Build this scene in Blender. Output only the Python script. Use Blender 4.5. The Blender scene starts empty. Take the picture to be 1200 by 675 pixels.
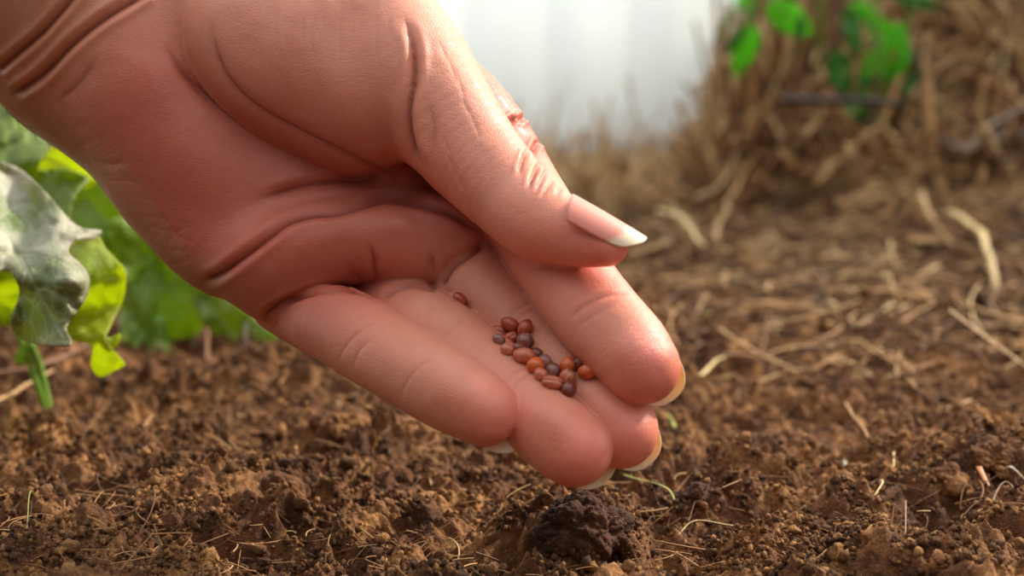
import bpy, bmesh, math, random
import numpy as np
from mathutils import Vector, Matrix, noise as mnoise, geometry as mgeo

random.seed(7); rng = np.random.default_rng(7)
scene = bpy.context.scene
C = scene.collection

# ------------------------------------------------------------------ camera
W, H, FPX = 1200, 675, 2000.0          # 60 mm lens on a 36 mm sensor
PITCH = math.radians(8.0)
CAM = np.array([0.0, 0.0, 0.105])
RIGHT = np.array([1.0, 0.0, 0.0])
FWD = np.array([0.0, math.cos(PITCH), -math.sin(PITCH)])
UP = np.array([0.0, math.sin(PITCH), math.cos(PITCH)])
cd = bpy.data.cameras.new('camera'); cam = bpy.data.objects.new('camera', cd); C.objects.link(cam)
cam.location = CAM; cam.rotation_euler = (math.radians(90) - PITCH, 0, 0)
cd.lens = 60; cd.sensor_width = 36; cd.clip_start = 0.01; cd.clip_end = 50
cd.dof.use_dof = True; cd.dof.focus_distance = 0.348; cd.dof.aperture_fstop = 13.5
scene.camera = cam

def at(px, py, d):
    """world point seen at pixel (px,py) at depth d metres"""
    return CAM + d * (FWD + RIGHT * (px - 600) / FPX - UP * (py - 337.5) / FPX)
def cam2world(P):
    """mm, camera aligned, Z towards camera from the 360 mm plane"""
    P = np.asarray(P, float)
    return CAM + (P[..., 0:1] * RIGHT + P[..., 1:2] * UP + (360 - P[..., 2:3]) * FWD) / 1000
def to_px(Pw):
    q = Pw - CAM
    d = q @ FWD
    return np.stack([600 + FPX * (q @ RIGHT) / d, 337.5 - FPX * (q @ UP) / d], -1), d

# ------------------------------------------------------------------ objects
def mesh_np(name, V, F, mat=None, parent=None, smooth=True, attrs=None, center=False):
    """F: (n,3) or (n,4) array or list of index lists"""
    V = np.asarray(V, np.float64)
    me = bpy.data.meshes.new(name)
    loc = V.mean(0) if center else np.zeros(3)
    if isinstance(F, np.ndarray):
        n, k = F.shape
        me.vertices.add(len(V)); me.vertices.foreach_set('co', (V - loc).astype(np.float32).ravel())
        me.loops.add(n * k); me.loops.foreach_set('vertex_index', F.astype(np.int32).ravel())
        me.polygons.add(n); me.polygons.foreach_set('loop_start', np.arange(0, n * k, k, dtype=np.int32))
        me.update(calc_edges=True)
    else:
        me.from_pydata([tuple(v) for v in (V - loc)], [], [list(f) for f in F])
    if smooth:
        me.polygons.foreach_set('use_smooth', np.ones(len(me.polygons), bool))
    for k, a in (attrs or {}).items():
        a = np.asarray(a, np.float32)
        if a.ndim == 1:
            at_ = me.attributes.new(k, 'FLOAT', 'POINT'); at_.data.foreach_set('value', a)
        else:
            at_ = me.attributes.new(k, 'FLOAT_VECTOR', 'POINT'); at_.data.foreach_set('vector', a.ravel())
    me.update()
    o = bpy.data.objects.new(name, me); C.objects.link(o)
    o.location = loc
    if mat: me.materials.append(mat)
    if parent is not None:
        o.parent = parent
        o.location = Vector(loc) - parent_loc(parent)
    return o
def parent_loc(p):
    v = Vector((0, 0, 0))
    while p is not None:
        v = v + p.location; p = p.parent
    return v
def tag(o, label=None, cat=None, group=None, kind=None):
    if label: o['label'] = label
    if cat: o['category'] = cat
    if group: o['group'] = group
    if kind: o['kind'] = kind
    return o
def empty(name, loc):
    o = bpy.data.objects.new(name, None); C.objects.link(o); o.location = loc; o.empty_display_size = .01
    return o

# ------------------------------------------------------------------ materials
def srgb(r, g, b):
    f = lambda c: (c / 255 / 12.92) if c / 255 <= .04045 else ((c / 255 + .055) / 1.055) ** 2.4
    return (f(r), f(g), f(b), 1)
class NT:
    def __init__(s, name):
        s.m = bpy.data.materials.new(name); s.m.use_nodes = True
        s.t = s.m.node_tree; s.n = s.t.nodes; s.l = s.t.links
        s.b = s.n['Principled BSDF']; s.out = s.n['Material Output']
    def node(s, kind, **kw):
        nd = s.n.new(kind)
        for k, v in kw.items():
            if k.startswith('i_'):
                key = k[2:].replace('_', ' ')
                s.set(nd.inputs[key], v)
            else: setattr(nd, k, v)
        return nd
    def set(s, inp, v):
        if hasattr(v, 'is_output'): s.l.new(v, inp)
        else: inp.default_value = v
    def P(s, **kw):
        for k, v in kw.items(): s.set(s.b.inputs[k.replace('_', ' ')], v)
    def coord(s, kind='Object'):
        return s.node('ShaderNodeTexCoord').outputs[kind]
    def mapping(s, vec, scale=(1, 1, 1), rot=(0, 0, 0)):
        m = s.node('ShaderNodeMapping'); s.l.new(vec, m.inputs['Vector'])
        m.inputs['Scale'].default_value = scale; m.inputs['Rotation'].default_value = rot
        return m.outputs[0]
    def noise(s, vec, scale, detail=4, rough=.5, dist=0):
        t = s.node('ShaderNodeTexNoise'); s.l.new(vec, t.inputs['Vector'])
        t.inputs['Scale'].default_value = scale; t.inputs['Detail'].default_value = detail
        t.inputs['Roughness'].default_value = rough; t.inputs['Distortion'].default_value = dist
        return t.outputs['Fac']
    def voro(s, vec, scale, feature='F1', rand=1):
        t = s.node('ShaderNodeTexVoronoi', feature=feature); s.l.new(vec, t.inputs['Vector'])
        t.inputs['Scale'].default_value = scale; t.inputs['Randomness'].default_value = rand
        return t.outputs['Distance']
    def attr(s, name, vec=False):
        a = s.node('ShaderNodeAttribute', attribute_name=name)
        return a.outputs['Vector' if vec else 'Fac']
    def ramp(s, fac, stops, interp='LINEAR'):
        r = s.node('ShaderNodeValToRGB'); s.l.new(fac, r.inputs[0]); e = r.color_ramp.elements
        r.color_ramp.interpolation = interp
        while len(e) < len(stops): e.new(.5)
        for el, (p, c) in zip(e, stops):
            el.position = p; el.color = c if len(c) == 4 else (*c, 1)
        return r.outputs[0]
    def mix(s, fac, a, b, mode='MIX'):
        m = s.node('ShaderNodeMix', data_type='RGBA', blend_type=mode)
        s.set(m.inputs[0], fac); s.set(m.inputs[6], a); s.set(m.inputs[7], b)
        return m.outputs[2]
    def math(s, op, a, b=0.0, c=0.0, clamp=False):
        m = s.node('ShaderNodeMath', operation=op, use_clamp=clamp)
        s.set(m.inputs[0], a); s.set(m.inputs[1], b); s.set(m.inputs[2], c)
        return m.outputs[0]
    def bump(s, h, strength=.3, dist=.001, prev=None):
        b = s.node('ShaderNodeBump'); s.l.new(h, b.inputs['Height'])
        b.inputs['Strength'].default_value = strength; b.inputs['Distance'].default_value = dist
        if prev is not None: s.l.new(prev, b.inputs['Normal'])
        return b.outputs[0]
def grey(v): return (v, v, v, 1)

# ------------------------------------------------------------------ numpy noise
def _hash(ix, iy, iz):
    h = (ix.astype(np.int64) * 73856093) ^ (iy.astype(np.int64) * 19349663) ^ (iz.astype(np.int64) * 83492791)
    h = (h ^ (h >> 13)) * 1274126177
    h = h ^ (h >> 16)
    return (h & 0xFFFFFF) / float(0xFFFFFF)
def vnoise(P):
    i = np.floor(P).astype(np.int64); f = P - i; f = f * f * (3 - 2 * f)
    r = 0
    for dx in (0, 1):
        for dy in (0, 1):
            for dz in (0, 1):
                w = (f[:, 0] if dx else 1 - f[:, 0]) * (f[:, 1] if dy else 1 - f[:, 1]) * (f[:, 2] if dz else 1 - f[:, 2])
                r = r + w * _hash(i[:, 0] + dx, i[:, 1] + dy, i[:, 2] + dz)
    return r * 2 - 1
def fbm(P, s, octv=4, rough=.5):
    P = np.asarray(P) * s; a, t, r = 1, 0, 0
    for k in range(octv):
        r = r + a * vnoise(P + 17.3 * k); t += a; a *= rough; P = P * 2.03
    return r / t
def worley(P, s):
    """F1 distance of a 3-D cell noise"""
    P = np.asarray(P) * s; i = np.floor(P).astype(np.int64); best = np.full(len(P), 9.0)
    for dx in (-1, 0, 1):
        for dy in (-1, 0, 1):
            for dz in (-1, 0, 1):
                c = i + np.array([dx, dy, dz])
                q = np.stack([_hash(c[:, 0], c[:, 1], c[:, 2]), _hash(c[:, 0] + 57, c[:, 1], c[:, 2]), _hash(c[:, 0], c[:, 1] + 91, c[:, 2])], -1)
                best = np.minimum(best, np.linalg.norm(c + q - P, axis=1))
    return best

HAND_H = 0.6; HAND_SUB = True
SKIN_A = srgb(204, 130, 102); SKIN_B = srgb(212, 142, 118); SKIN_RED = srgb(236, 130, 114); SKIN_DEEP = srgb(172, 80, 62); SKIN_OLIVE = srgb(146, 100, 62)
SKIN_SPECK = srgb(196, 112, 92); SKIN_CREASE = srgb(128, 46, 34); SKIN_NAIL = srgb(216, 134, 116); SSS_W = .35
ALLP = (0,); TH = (1,)
STROKES = [
 # heart line, head line, folds of the palm
 ([(233,332),(257,322),(287,300),(317,277),(340,260),(367,252),(393,250),(427,240),(447,234),(473,235),(500,240),(533,252),(570,275)], 4.2, 1.5, dict(groups=(0,), taper=.06, lip=.35)),
 ([(300,236),(333,224),(367,215),(400,211),(433,211),(457,204)], 4.5, 1.3, dict(groups=(0,), taper=.2, lip=.3)),
 ([(187,45),(213,83),(247,117),(300,153),(350,180),(400,205)], 5, 1.1, dict(groups=(0,), taper=.25)),
 ([(243,20),(260,80),(290,117),(333,145),(400,178),(433,194),(470,206)], 4.5, .8, dict(groups=(0,1), taper=.15)),
 # finger roots
 ([(306,376),(322,362),(345,350),(370,342),(400,338),(428,342),(447,350)], 3.6, 1.2, dict(groups=(0,5), taper=.12, lip=.25)),
 ([(446,350),(463,338),(483,332),(500,335),(515,339)], 3.4, 1.2, dict(groups=(0,4), taper=.12, lip=.2)),
 ([(514,338),(527,314),(550,297),(570,284)], 3.6, 1.4, dict(groups=(0,3), taper=.1, lip=.2)),
 # upright folds
 ([(431,278),(438,310),(439,342)], 3.4, .8, dict(groups=(0,), taper=.5, lip=.2)),
 ([(505,292),(511,330)], 3.4, .6, dict(groups=(0,), taper=.5, lip=.15)),
 ([(400,300),(420,325),(428,342)], 4, .3, dict(groups=(0,), taper=.5)),
 # wrist
 ([(100,-20),(83,0),(50,37),(20,63),(-5,84)], 3.6, 1.3, dict(taper=.05, lip=.4)),
 ([(175,-12),(157,0),(120,23),(83,53),(50,87),(10,115)], 4, 1.5, dict(taper=.08, lip=.5)),
 ([(120,60),(90,100),(60,125)], 9, .6, dict(taper=.4)),
 # bend of the thumb root
 ([(470,10),(484,50),(485,90),(478,130),(480,160),(487,184),(500,204)], 4.2, 1.6, dict(groups=(1,), taper=.25, lip=.5)),
 ([(500,110),(508,150),(505,190)], 5, .35, dict(groups=(1,), taper=.4)),
 # thumb knuckle wrinkles
 ([(620,172),(613,188),(606,208)], 2.3, .8, dict(groups=(1,), taper=.35, lip=.3)),
 ([(634,188),(626,204),(617,222)], 2.3, 1.0, dict(groups=(1,), taper=.35, lip=.35)),
 ([(642,196),(634,212),(626,226)], 2.0, .6, dict(groups=(1,), taper=.35, lip=.2)),
 ([(650,208),(640,222),(632,232)], 1.9, .5, dict(groups=(1,), taper=.35, lip=.15)),
 ([(660,218),(650,230)], 1.8, .4, dict(groups=(1,), taper=.35, lip=.15)),
 # finger joint creases
 ([(395,430),(405,405),(425,385),(450,372)], 2.4, .2, dict(groups=(5,), taper=.3)),
 ([(412,438),(420,412),(440,392)], 2.4, .2, dict(groups=(5,), taper=.3)),
 ([(468,476),(474,452),(492,430),(515,418)], 2.2, .16, dict(groups=(5,), taper=.3)),
 ([(515,400),(528,386),(548,372)], 2.4, .25, dict(groups=(4,), taper=.3)),
 ([(588,456),(602,438),(622,428)], 2.2, .25, dict(groups=(4,), taper=.3)),
 ([(596,464),(610,445),(630,434)], 2.0, .25, dict(groups=(4,), taper=.3)),
 ([(590,372),(612,358),(628,350)], 2.6, .35, dict(groups=(3,), taper=.3)),
 ([(596,380),(618,364),(634,358)], 2.0, .25, dict(groups=(3,), taper=.3)),
 ([(668,432),(684,420),(694,412)], 2.4, .3, dict(groups=(3,), taper=.3)),
 ([(664,378),(684,358),(712,346),(742,342)], 2.4, .3, dict(groups=(2,), taper=.25, lip=.1)),
 ([(672,388),(694,370),(722,356)], 2.2, .2, dict(groups=(2,), taper=.3)),
 ([(612,322),(640,312),(668,312)], 2.6, .3, dict(groups=(2,), taper=.3)),
 # index root skin behind thumb
 ([(606,136),(596,144),(588,150)], 2.6, 1.0, dict(groups=(2,0), taper=.2, lip=.3)),
 ([(632,164),(622,180)], 2.6, .8, dict(groups=(2,0), taper=.2, lip=.3)),
 ([(606,142),(620,134)], 2.6, .6, dict(groups=(2,0), taper=.2, lip=.3)),
 # heel of the hand near the edge
 ([(100,185),(130,192),(160,190)], 4, .2, dict(groups=(0,), taper=.4)),
 ([(120,215),(150,212),(175,220)], 4, .15, dict(groups=(0,), taper=.4)),
]
_r = random.Random(3)
for k in range(11):      # long fine wrinkles down the ball of the thumb
    x = 325 + 14 * k + _r.uniform(-5, 5); L_ = _r.uniform(30, 95); y0 = _r.uniform(-20, 14)
    STROKES.append(([(x + 4, y0), (x + _r.uniform(-3, 3), y0 + L_ * .5), (x + _r.uniform(-5, 7), y0 + L_)], 2.0, _r.uniform(.04, .11), dict(groups=(1,), taper=.45)))
for k in range(10):     # skin of the thumb back
    x = 520 + 9 * (k % 5) ; y = 60 + 22 * k
    STROKES.append(([(x - 8 + 3 * (k % 3), y - 16), (x + 8, y + 16)], 2.2, .14, dict(groups=(1,), taper=.4)))
_r = random.Random(8)
for k in range(46):      # crosshatched wrinkles on the outer edge of the hand
    t_ = _r.random(); x = 62 + 150 * t_ + _r.uniform(0, 26); y = 150 + 172 * t_ + _r.uniform(-22, 6) - 10; a = _r.choice([.1, .9, 2.5]) + _r.uniform(-.3, .3); L_ = _r.uniform(10, 26)
    STROKES.append(([(x - L_ * math.cos(a), y - L_ * math.sin(a)), (x, y + 2), (x + L_ * math.cos(a), y + L_ * math.sin(a))], 2.0, _r.uniform(.04, .10), dict(groups=(0,), taper=.4)))
BLOBS = [(738,412, 26, 22, 50, .9, (2,)), (726,498, 22, 20, 45, .4, (3,)), (706,470, 22, 18, 45, .6, (3,)), (652,492, 26, 20, 40, .9, (4,)), (540,460, 40, 22, 30, .5, (5,)),
         (240,200, 60, 40, 45, .8, (0,)), (180,90, 40, 40, 45, .8, (0,)), (400,270, 60, 20, -10, .8, (0,)), (470,262, 30, 14, 10, .6, (0,)), (690,385, 24, 20, 50, -.3, (2,))]
REDS = [(770,440,60,1), (745,520,60,1), (690,540,60,1), (590,495,55,.8), (700,300,60,.9), (640,290,60,.6), (606,140,30,.8), (500,210,60,.5), (430,340,50,.4), (300,200,120,.3), (160,120,60,.5), (235,215,60,.5)]
NAILS_RAW = 1

FRONT_L = .12; BACK_L = 2.65; TOP_L = 1.75; SIDE_L = .5; SUN_AZ = 58; SUN_EL = 38; SUN_S = 6.0; SUN_A = 7; EXPOSURE = 0.0

GR_ROW = .00038; GR_COL = .0011; N_CRUMB = 110000
SOIL = (srgb(116, 73, 42), srgb(52, 31, 18), srgb(196, 142, 88))
CLODS = [(684, 656, 48, .5, 'dark rounded clod of soil right below the fingertips', 1.0, True),
 (922, 552, 46, .75, 'rounded brown clod standing alone behind the crumbly ridge, far from the hand', 2.0),
 (812, 592, 15, .8, 'small dark upright clod beside the olive grass blade', 3.0, True),
 (402, 526, 30, .6, 'brown clod below the little finger, at the edge of a dark hollow', 4.0),
 (1040, 535, 20, .7, 'knobbly clod crowning the crumbly ridge beside the long leaning stalk', 5.0),
 (1108, 566, 15, .7, 'small oval clod resting on the slope of the crumbly ridge', 6.0),
 (330, 590, 15, .7, 'small pale brown clod at the front of the bed, under the little finger', 7.0),
 (1165, 545, 24, .7, 'broad lumpy clod at the right edge of the crumbly ridge', 8.0)]
G = {}
STALKS = [
 ('straw_stalk', 'straw', [(0, 556), (50, 562), (104, 572)], 2.2, 'pale', 'pale yellow straw lying flat at the left edge of the soil', {}),
 ('dry_stem', 'stem', [(70, 567, .006), (84, 592), (100, 625)], 1.0, 'dark', 'thin dark dry stem leaning over the soil at the lower left', {}),
 ('dry_stem', 'stem', [(46, 600), (38, 620, .008), (30, 648)], .9, 'green', 'thin greenish dry stem near the lower left corner', {}),
 ('grass_blade', 'grass blade', [(733, 576, .004), (760, 588, .005), (785, 594, .004), (795, 603)], 1.8, 'green', 'curved dry olive grass blade below the fingertips', dict(flat=.3)),
 ('twig', 'twig', [(739, 549, .006), (757, 566, .003), (775, 579)], 1.3, 'dark', 'thin dark twig leaning just right of the fingertips', {}),
 ('rootlet', 'rootlet', [(793, 636), (815, 626, .003), (861, 624)], 1.3, 'pale', 'pale curved rootlet below the small upright clod', {}),
 ('rootlet', 'rootlet', [(768, 652), (792, 664, .003), (818, 671)], 1.3, 'straw', 'tan rootlet near the bottom edge, right of the dark clod', {}),
 ('straw_stalk', 'straw', [(993, 513, .010), (1012, 536, .006), (1033, 559)], 1.3, 'straw', 'long thin straw leaning on the left end of the crumbly ridge', {}),
 ('straw_stalk', 'straw', [(1085, 503), (1108, 509, .003), (1130, 512)], 1.4, 'pale', 'pale straw lying behind the crest of the crumbly ridge', {}),
 ('straw_stalk', 'straw', [(1047, 549, .004), (1047, 566)], 1.1, 'pale', 'tiny pale straw standing upright in the crumbly ridge', {}),
 ('straw_flake', 'straw', [(986, 550, .004), (990, 560, .003), (995, 571)], 2.4, 'white', 'short whitish flake upright left of the crumbly ridge', dict(flat=.3)),
 ('rootlet', 'rootlet', [(1017, 577), (1032, 583, .004), (1030, 592, .004), (1013, 602)], 1.2, 'pale', 'hooked pale rootlet on the left slope of the crumbly ridge', {}),
 ('rootlet', 'rootlet', [(1176, 526), (1186, 534, .003), (1194, 543)], 1.3, 'straw', 'short pale rootlet on the ridge at the right edge', {}),
 ('rootlet', 'rootlet', [(1178, 556), (1186, 568, .004), (1204, 573)], 1.8, 'white', 'thick white curved rootlet at the right edge of the ridge', {}),
 ('rootlet', 'rootlet', [(1156, 624), (1166, 604, .005), (1180, 597, .006), (1202, 604)], 1.5, 'brown', 'arched brown rootlet in the lower right corner', {}),
 ('rootlet', 'rootlet', [(1060, 618, .006), (1061, 634, .003), (1060, 650)], 1.2, 'brown', 'thin brown rootlet hanging down the front of the ridge', {}),
 ('bark_flake', 'bark flake', [(1146, 567, .004), (1158, 580, .002)], 4, 'orange', 'small red-brown bark flake stuck in the ridge', dict(flat=.25)),
 ('twig', 'twig', [(-20, 478), (0, 475), (62, 462), (114, 432)], 4.2, 'brown', 'brown twig lying under the lettuce leaf, ending below its curled tip', dict(lift=.010)),
 ('twig', 'twig', [(-20, 520), (0, 508), (35, 490), (64, 470)], 3.6, 'straw', 'tan twig lying across the shaded soil at the left edge', dict(lift=.010)),
 ('dry_stem', 'stem', [(244, 418, .012), (242, 440, .004), (242, 452)], 2.4, 'brown', 'short brown stub standing in the soil below the palm', {}),
 ('dry_stem', 'stem', [(288, 402, .014), (288, 440, .006), (291, 470)], 1.5, 'dark', 'thin dark upright stem below the little finger root', {}),
 ('stick', 'stick', [(955, 256, .006), (990, 232, .012), (1030, 205, .014), (1056, 214, .004)], 5.5, 'straw', 'bent tan stick lying on the mulch in front of the straw heap', dict(lift=.01)),
 ('stick', 'stick', [(1102, 208, .008), (1132, 219, .010), (1165, 196, .012), (1204, 170, .01)], 5.5, 'grey', 'pale grey forked-looking stick on the heap slope at the right edge', dict(lift=.01)),
 ('stick', 'stick', [(1130, 222, .008), (1168, 208, .010), (1206, 203, .01)], 4.5, 'grey', 'pale grey stick just under the other grey stick at the right edge', dict(lift=.01)),
 ('straw_stalk', 'straw', [(1110, 292, .006), (1135, 312, .008), (1152, 330, .006), (1166, 352, .003)], 5, 'pale', 'broad pale twisted straw on the mulch at the right', dict(flat=.35)),
 ('straw_stalk', 'straw', [(836, 322, .004), (856, 280, .012), (878, 232, .012)], 3.6, 'straw', 'tan straw leaning up towards the left foot of the heap', dict(lift=.006)),
 ('straw_stalk', 'straw', [(770, 284, .006), (800, 305, .008), (826, 330, .004)], 3.6, 'pale', 'pale straw on the mulch right of the thumb nail', dict(lift=.005)),
 ('straw_stalk', 'straw', [(980, 280, .006), (1020, 268, .008), (1064, 252, .006)], 3.6, 'straw', 'tan straw lying below the bent stick', dict(lift=.006)),
 ('stick', 'stick', [(916, 117), (960, 118), (1010, 119), (1058, 123)], 8.0, 'dark', 'dark stick lying level in front of the green seedling', dict(d=(.875, .87, .865, .86), lift=0)),
 ('straw_stalk', 'straw', [(1060, 165, .01), (1085, 145, .014), (1120, 120, .016)], 4.0, 'straw', 'tan straw on the heap right of the seedling', dict(lift=.008)),
 ('straw_stalk', 'straw', [(820, 455, .004), (850, 440, .006), (880, 432, .004)], 2.4, 'pale', 'pale straw lying on the soil right of the index fingertip', {}),
 ('grass_blade', 'grass blade', [(778, 500, .004), (790, 520, .006), (806, 546, .003)], 2.4, 'green', 'green-tan grass blade lying right of the nails', dict(flat=.4)),
]

NAILSPEC = [('INDEX', (.66, -.72, .16), (.12, .1, -1), 7, 8.6, 60, .9, 1), ('MIDDLE', (.68, -.72, .16), (.1, -.1, -1), 7, 8.5, 60, .9, 1),
            ('RING', (.70, -.71, .16), (.1, -.1, -1), 7, 8.4, 60, .9, 1), ('PINKY', (.80, -.60, .2), (.1, -.1, -1), 6, 9.3, 62, .3, .45)]
THUMBNAIL = dict(T=(697, 283, 20), r=5.75, axis=(.875, -.48, .05), dorsal=(.45, .82, .42), back=8, fwd=8.4, ang=60, drop=.5)

# ================================================================== HAND
def tilt(px, py):
    """the palm stands nearly upright, the fingers bend forward out of it"""
    u = .62 * px + .78 * py; t = min(max((u - 470) / 120, 0), 1)
    bend = (u - 470) * (t ** 3 - .5 * t ** 4) * 1.0 if u < 590 else .5 * 120 + (u - 590)
    return .02 * (u - 480) + .100 * (bend if u > 470 else 0)
def J(px, py, dz, r):
    """joint: pixel, mm above the tilted plane of the hand, radius in px -> mm point and radius"""
    z = tilt(px, py) + dz; d = 360 - z
    return np.array([(px - 600) * d / FPX, -(py - 337.5) * d / FPX, z, r * d / FPX])
def spline(pts, n=6):
    P = np.array([J(*p) for p in pts]); out = []
    Q = np.vstack([2 * P[0] - P[1], P, 2 * P[-1] - P[-2]])
    for i in range(1, len(Q) - 2):
        for k in range(n):
            t = k / n; a, b, c, d = Q[i - 1], Q[i], Q[i + 1], Q[i + 2]
            out.append(.5 * (2 * b + (c - a) * t + (2 * a - 5 * b + 4 * c - d) * t * t + (3 * b - a - 3 * c + d) * t ** 3))
    out.append(P[-1]); return np.array(out)
def smin(a, b, k):
    h = np.maximum(k - np.abs(a - b), 0) / k
    return np.minimum(a, b) - h * h * k * .25
def chain(P, S):
    """distance to a tapering spline tube, capped at 18 mm; points come sorted, so far segments are skipped per chunk"""
    out = np.full(len(P), 18.0)
    for s in range(0, len(P), 12000):
        Q = P[s:s + 12000]; lo = Q.min(0); hi = Q.max(0); best = out[s:s + 12000]
        for a, b in zip(S[:-1], S[1:]):
            r = max(a[3], b[3]) + 15
            if (np.minimum(a[:3], b[:3]) - r > hi).any() or (np.maximum(a[:3], b[:3]) + r < lo).any(): continue
            ab = b[:3] - a[:3]; L = ab @ ab + 1e-9
            q = Q - a[:3]
            t = np.clip((q @ ab) / L, 0, 1)
            d = np.sqrt(np.maximum(np.einsum('ij,ij->i', q, q) + t * (t * L - 2 * (q @ ab)), 0)) - (a[3] + t * (b[3] - a[3]))
            np.minimum(best, d, out=best)
    return out
def ell(P, px, py, dz, rx, ry, rz, ang):
    """ellipsoid: rx, ry px radii in the picture plane turned by ang degrees (down = +), rz mm"""
    c = J(px, py, dz, 1); s = c[3]; a = math.radians(ang)
    ux = np.array([math.cos(a), -math.sin(a), 0]); uy = np.array([math.sin(a), math.cos(a), 0])
    q = P - c[:3]
    k = np.stack([q @ ux / (rx * s), q @ uy / (ry * s), q[:, 2] / rz], -1)
    k0 = np.linalg.norm(k, axis=1); k1 = np.linalg.norm(k / np.array([rx * s, ry * s, rz]), axis=1) + 1e-9
    return k0 * (k0 - 1) / k1

INDEX = spline([(490, 90, -10, 58), (544, 140, -9, 59), (590, 205, -7, 56), (627, 264, -3, 55), (661, 318, 2, 52), (703, 374, 4.5, 52), (735, 408, 4.5, 49.5), (751, 429, 3.5, 46)])
MIDDLE = spline([(490, 262, -20, 40), (530, 304, -12, 45), (562, 336, -7, 49), (618, 394, -7, 47), (678, 453, -5, 48), (712, 489, -5, 47), (727, 504, -6, 45)])
RING = spline([(420, 328, -16, 38), (462, 360, -6, 43), (505, 388, 1, 48), (562, 430, 3, 47), (628, 487, 3, 48), (660, 515, 2.5, 47.5), (673, 526, 2, 45)])
PINKY = spline([(328, 358, -12, 32), (366, 376, 1, 37), (398, 382, 9, 47), (460, 418, 13, 49), (525, 457, 13.5, 48), (557, 475, 13, 44), (569, 482, 12.5, 41)])
THUMB = spline([(400, 50, 2, 90), (437, 42, 4, 80), (470, 85, 6, 84), (512, 130, 11, 68), (556, 185, 15, 58), (600, 232, 18, 51), (630, 257, 19, 48), (660, 272, 20, 39), (688, 283, 20, 30), (711, 287, 20, 26)])
FOREARM = spline([(-330, -330, -16, 190), (-120, -175, -14, 180), (60, -40, -12, 152), (150, 30, -10, 118)])
META = [spline([(150, 20, -12, 82), (340, 60, -12, 86), (480, 90, -12, 66)]),
        spline([(140, 20, -12, 82), (320, 130, -12, 84), (470, 225, -12, 66)]),
        spline([(130, 30, -12, 82), (280, 180, -11, 84), (400, 280, -9, 66)]),
        spline([(88, 92, -12, 74), (158, 150, -11, 75), (208, 215, -8, 74), (258, 270, -6, 72), (293, 292, -4, 66), (332, 318, -3, 64)])]

def field(P, labels=False):
    palm = chain(P, META[0])
    for m in META[1:]: palm = smin(palm, chain(P, m), 9)
    palm = smin(palm, ell(P, 205, 150, 0, 150, 78, 12.5, 48), 7)       # heel pad below the little finger
    palm = smin(palm, ell(P, 362, 292, 2.0, 112, 52, 9.5, -10), 4)       # pads under ring and little finger
    palm = smin(palm, ell(P, 476, 286, .5, 78, 50, 9.5, 4), 4)
    palm = smin(palm, ell(P, 530, 270, -2, 52, 40, 9, 40), 4)
    palm = smin(palm, ell(P, 330, 215, -3, 110, 36, 8, 12), 5)
    palm = smin(palm, chain(P, FOREARM), 14)
    then = smin(ell(P, 365, 75, 4, 160, 106, 16.5, 24), ell(P, 425, 110, 6, 74, 92, 15, 10), 6)
    thumb = chain(P, THUMB)
    tt = smin(then, thumb, 3.0)
    band = chain(P, BAND)
    palm = smin(palm, band, 3)
    fi, fm, fr, fp = chain(P, INDEX), chain(P, MIDDLE), chain(P, RING), chain(P, PINKY)
    fing = np.minimum(np.minimum(fi, fm), np.minimum(fr, fp))
    # finger roots fuse with the palm, fingers only touch each other
    f2 = smin(smin(fi, fm, .25), smin(fr, fp, .25), .25)
    body = smin(palm, f2, 1.1)
    d = smin(body, tt, 1.4)
    # the mass behind thumb and index root
    if labels:
        allv = np.stack([palm, tt, fi, fm, fr, fp], 0)
        return d, np.argmin(allv, 0)
    return d
BAND = spline([(222, -10, 5, 38), (245, 60, 5, 34), (300, 128, 4, 28), (370, 172, 2, 20), (440, 196, 0, 13)])

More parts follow.
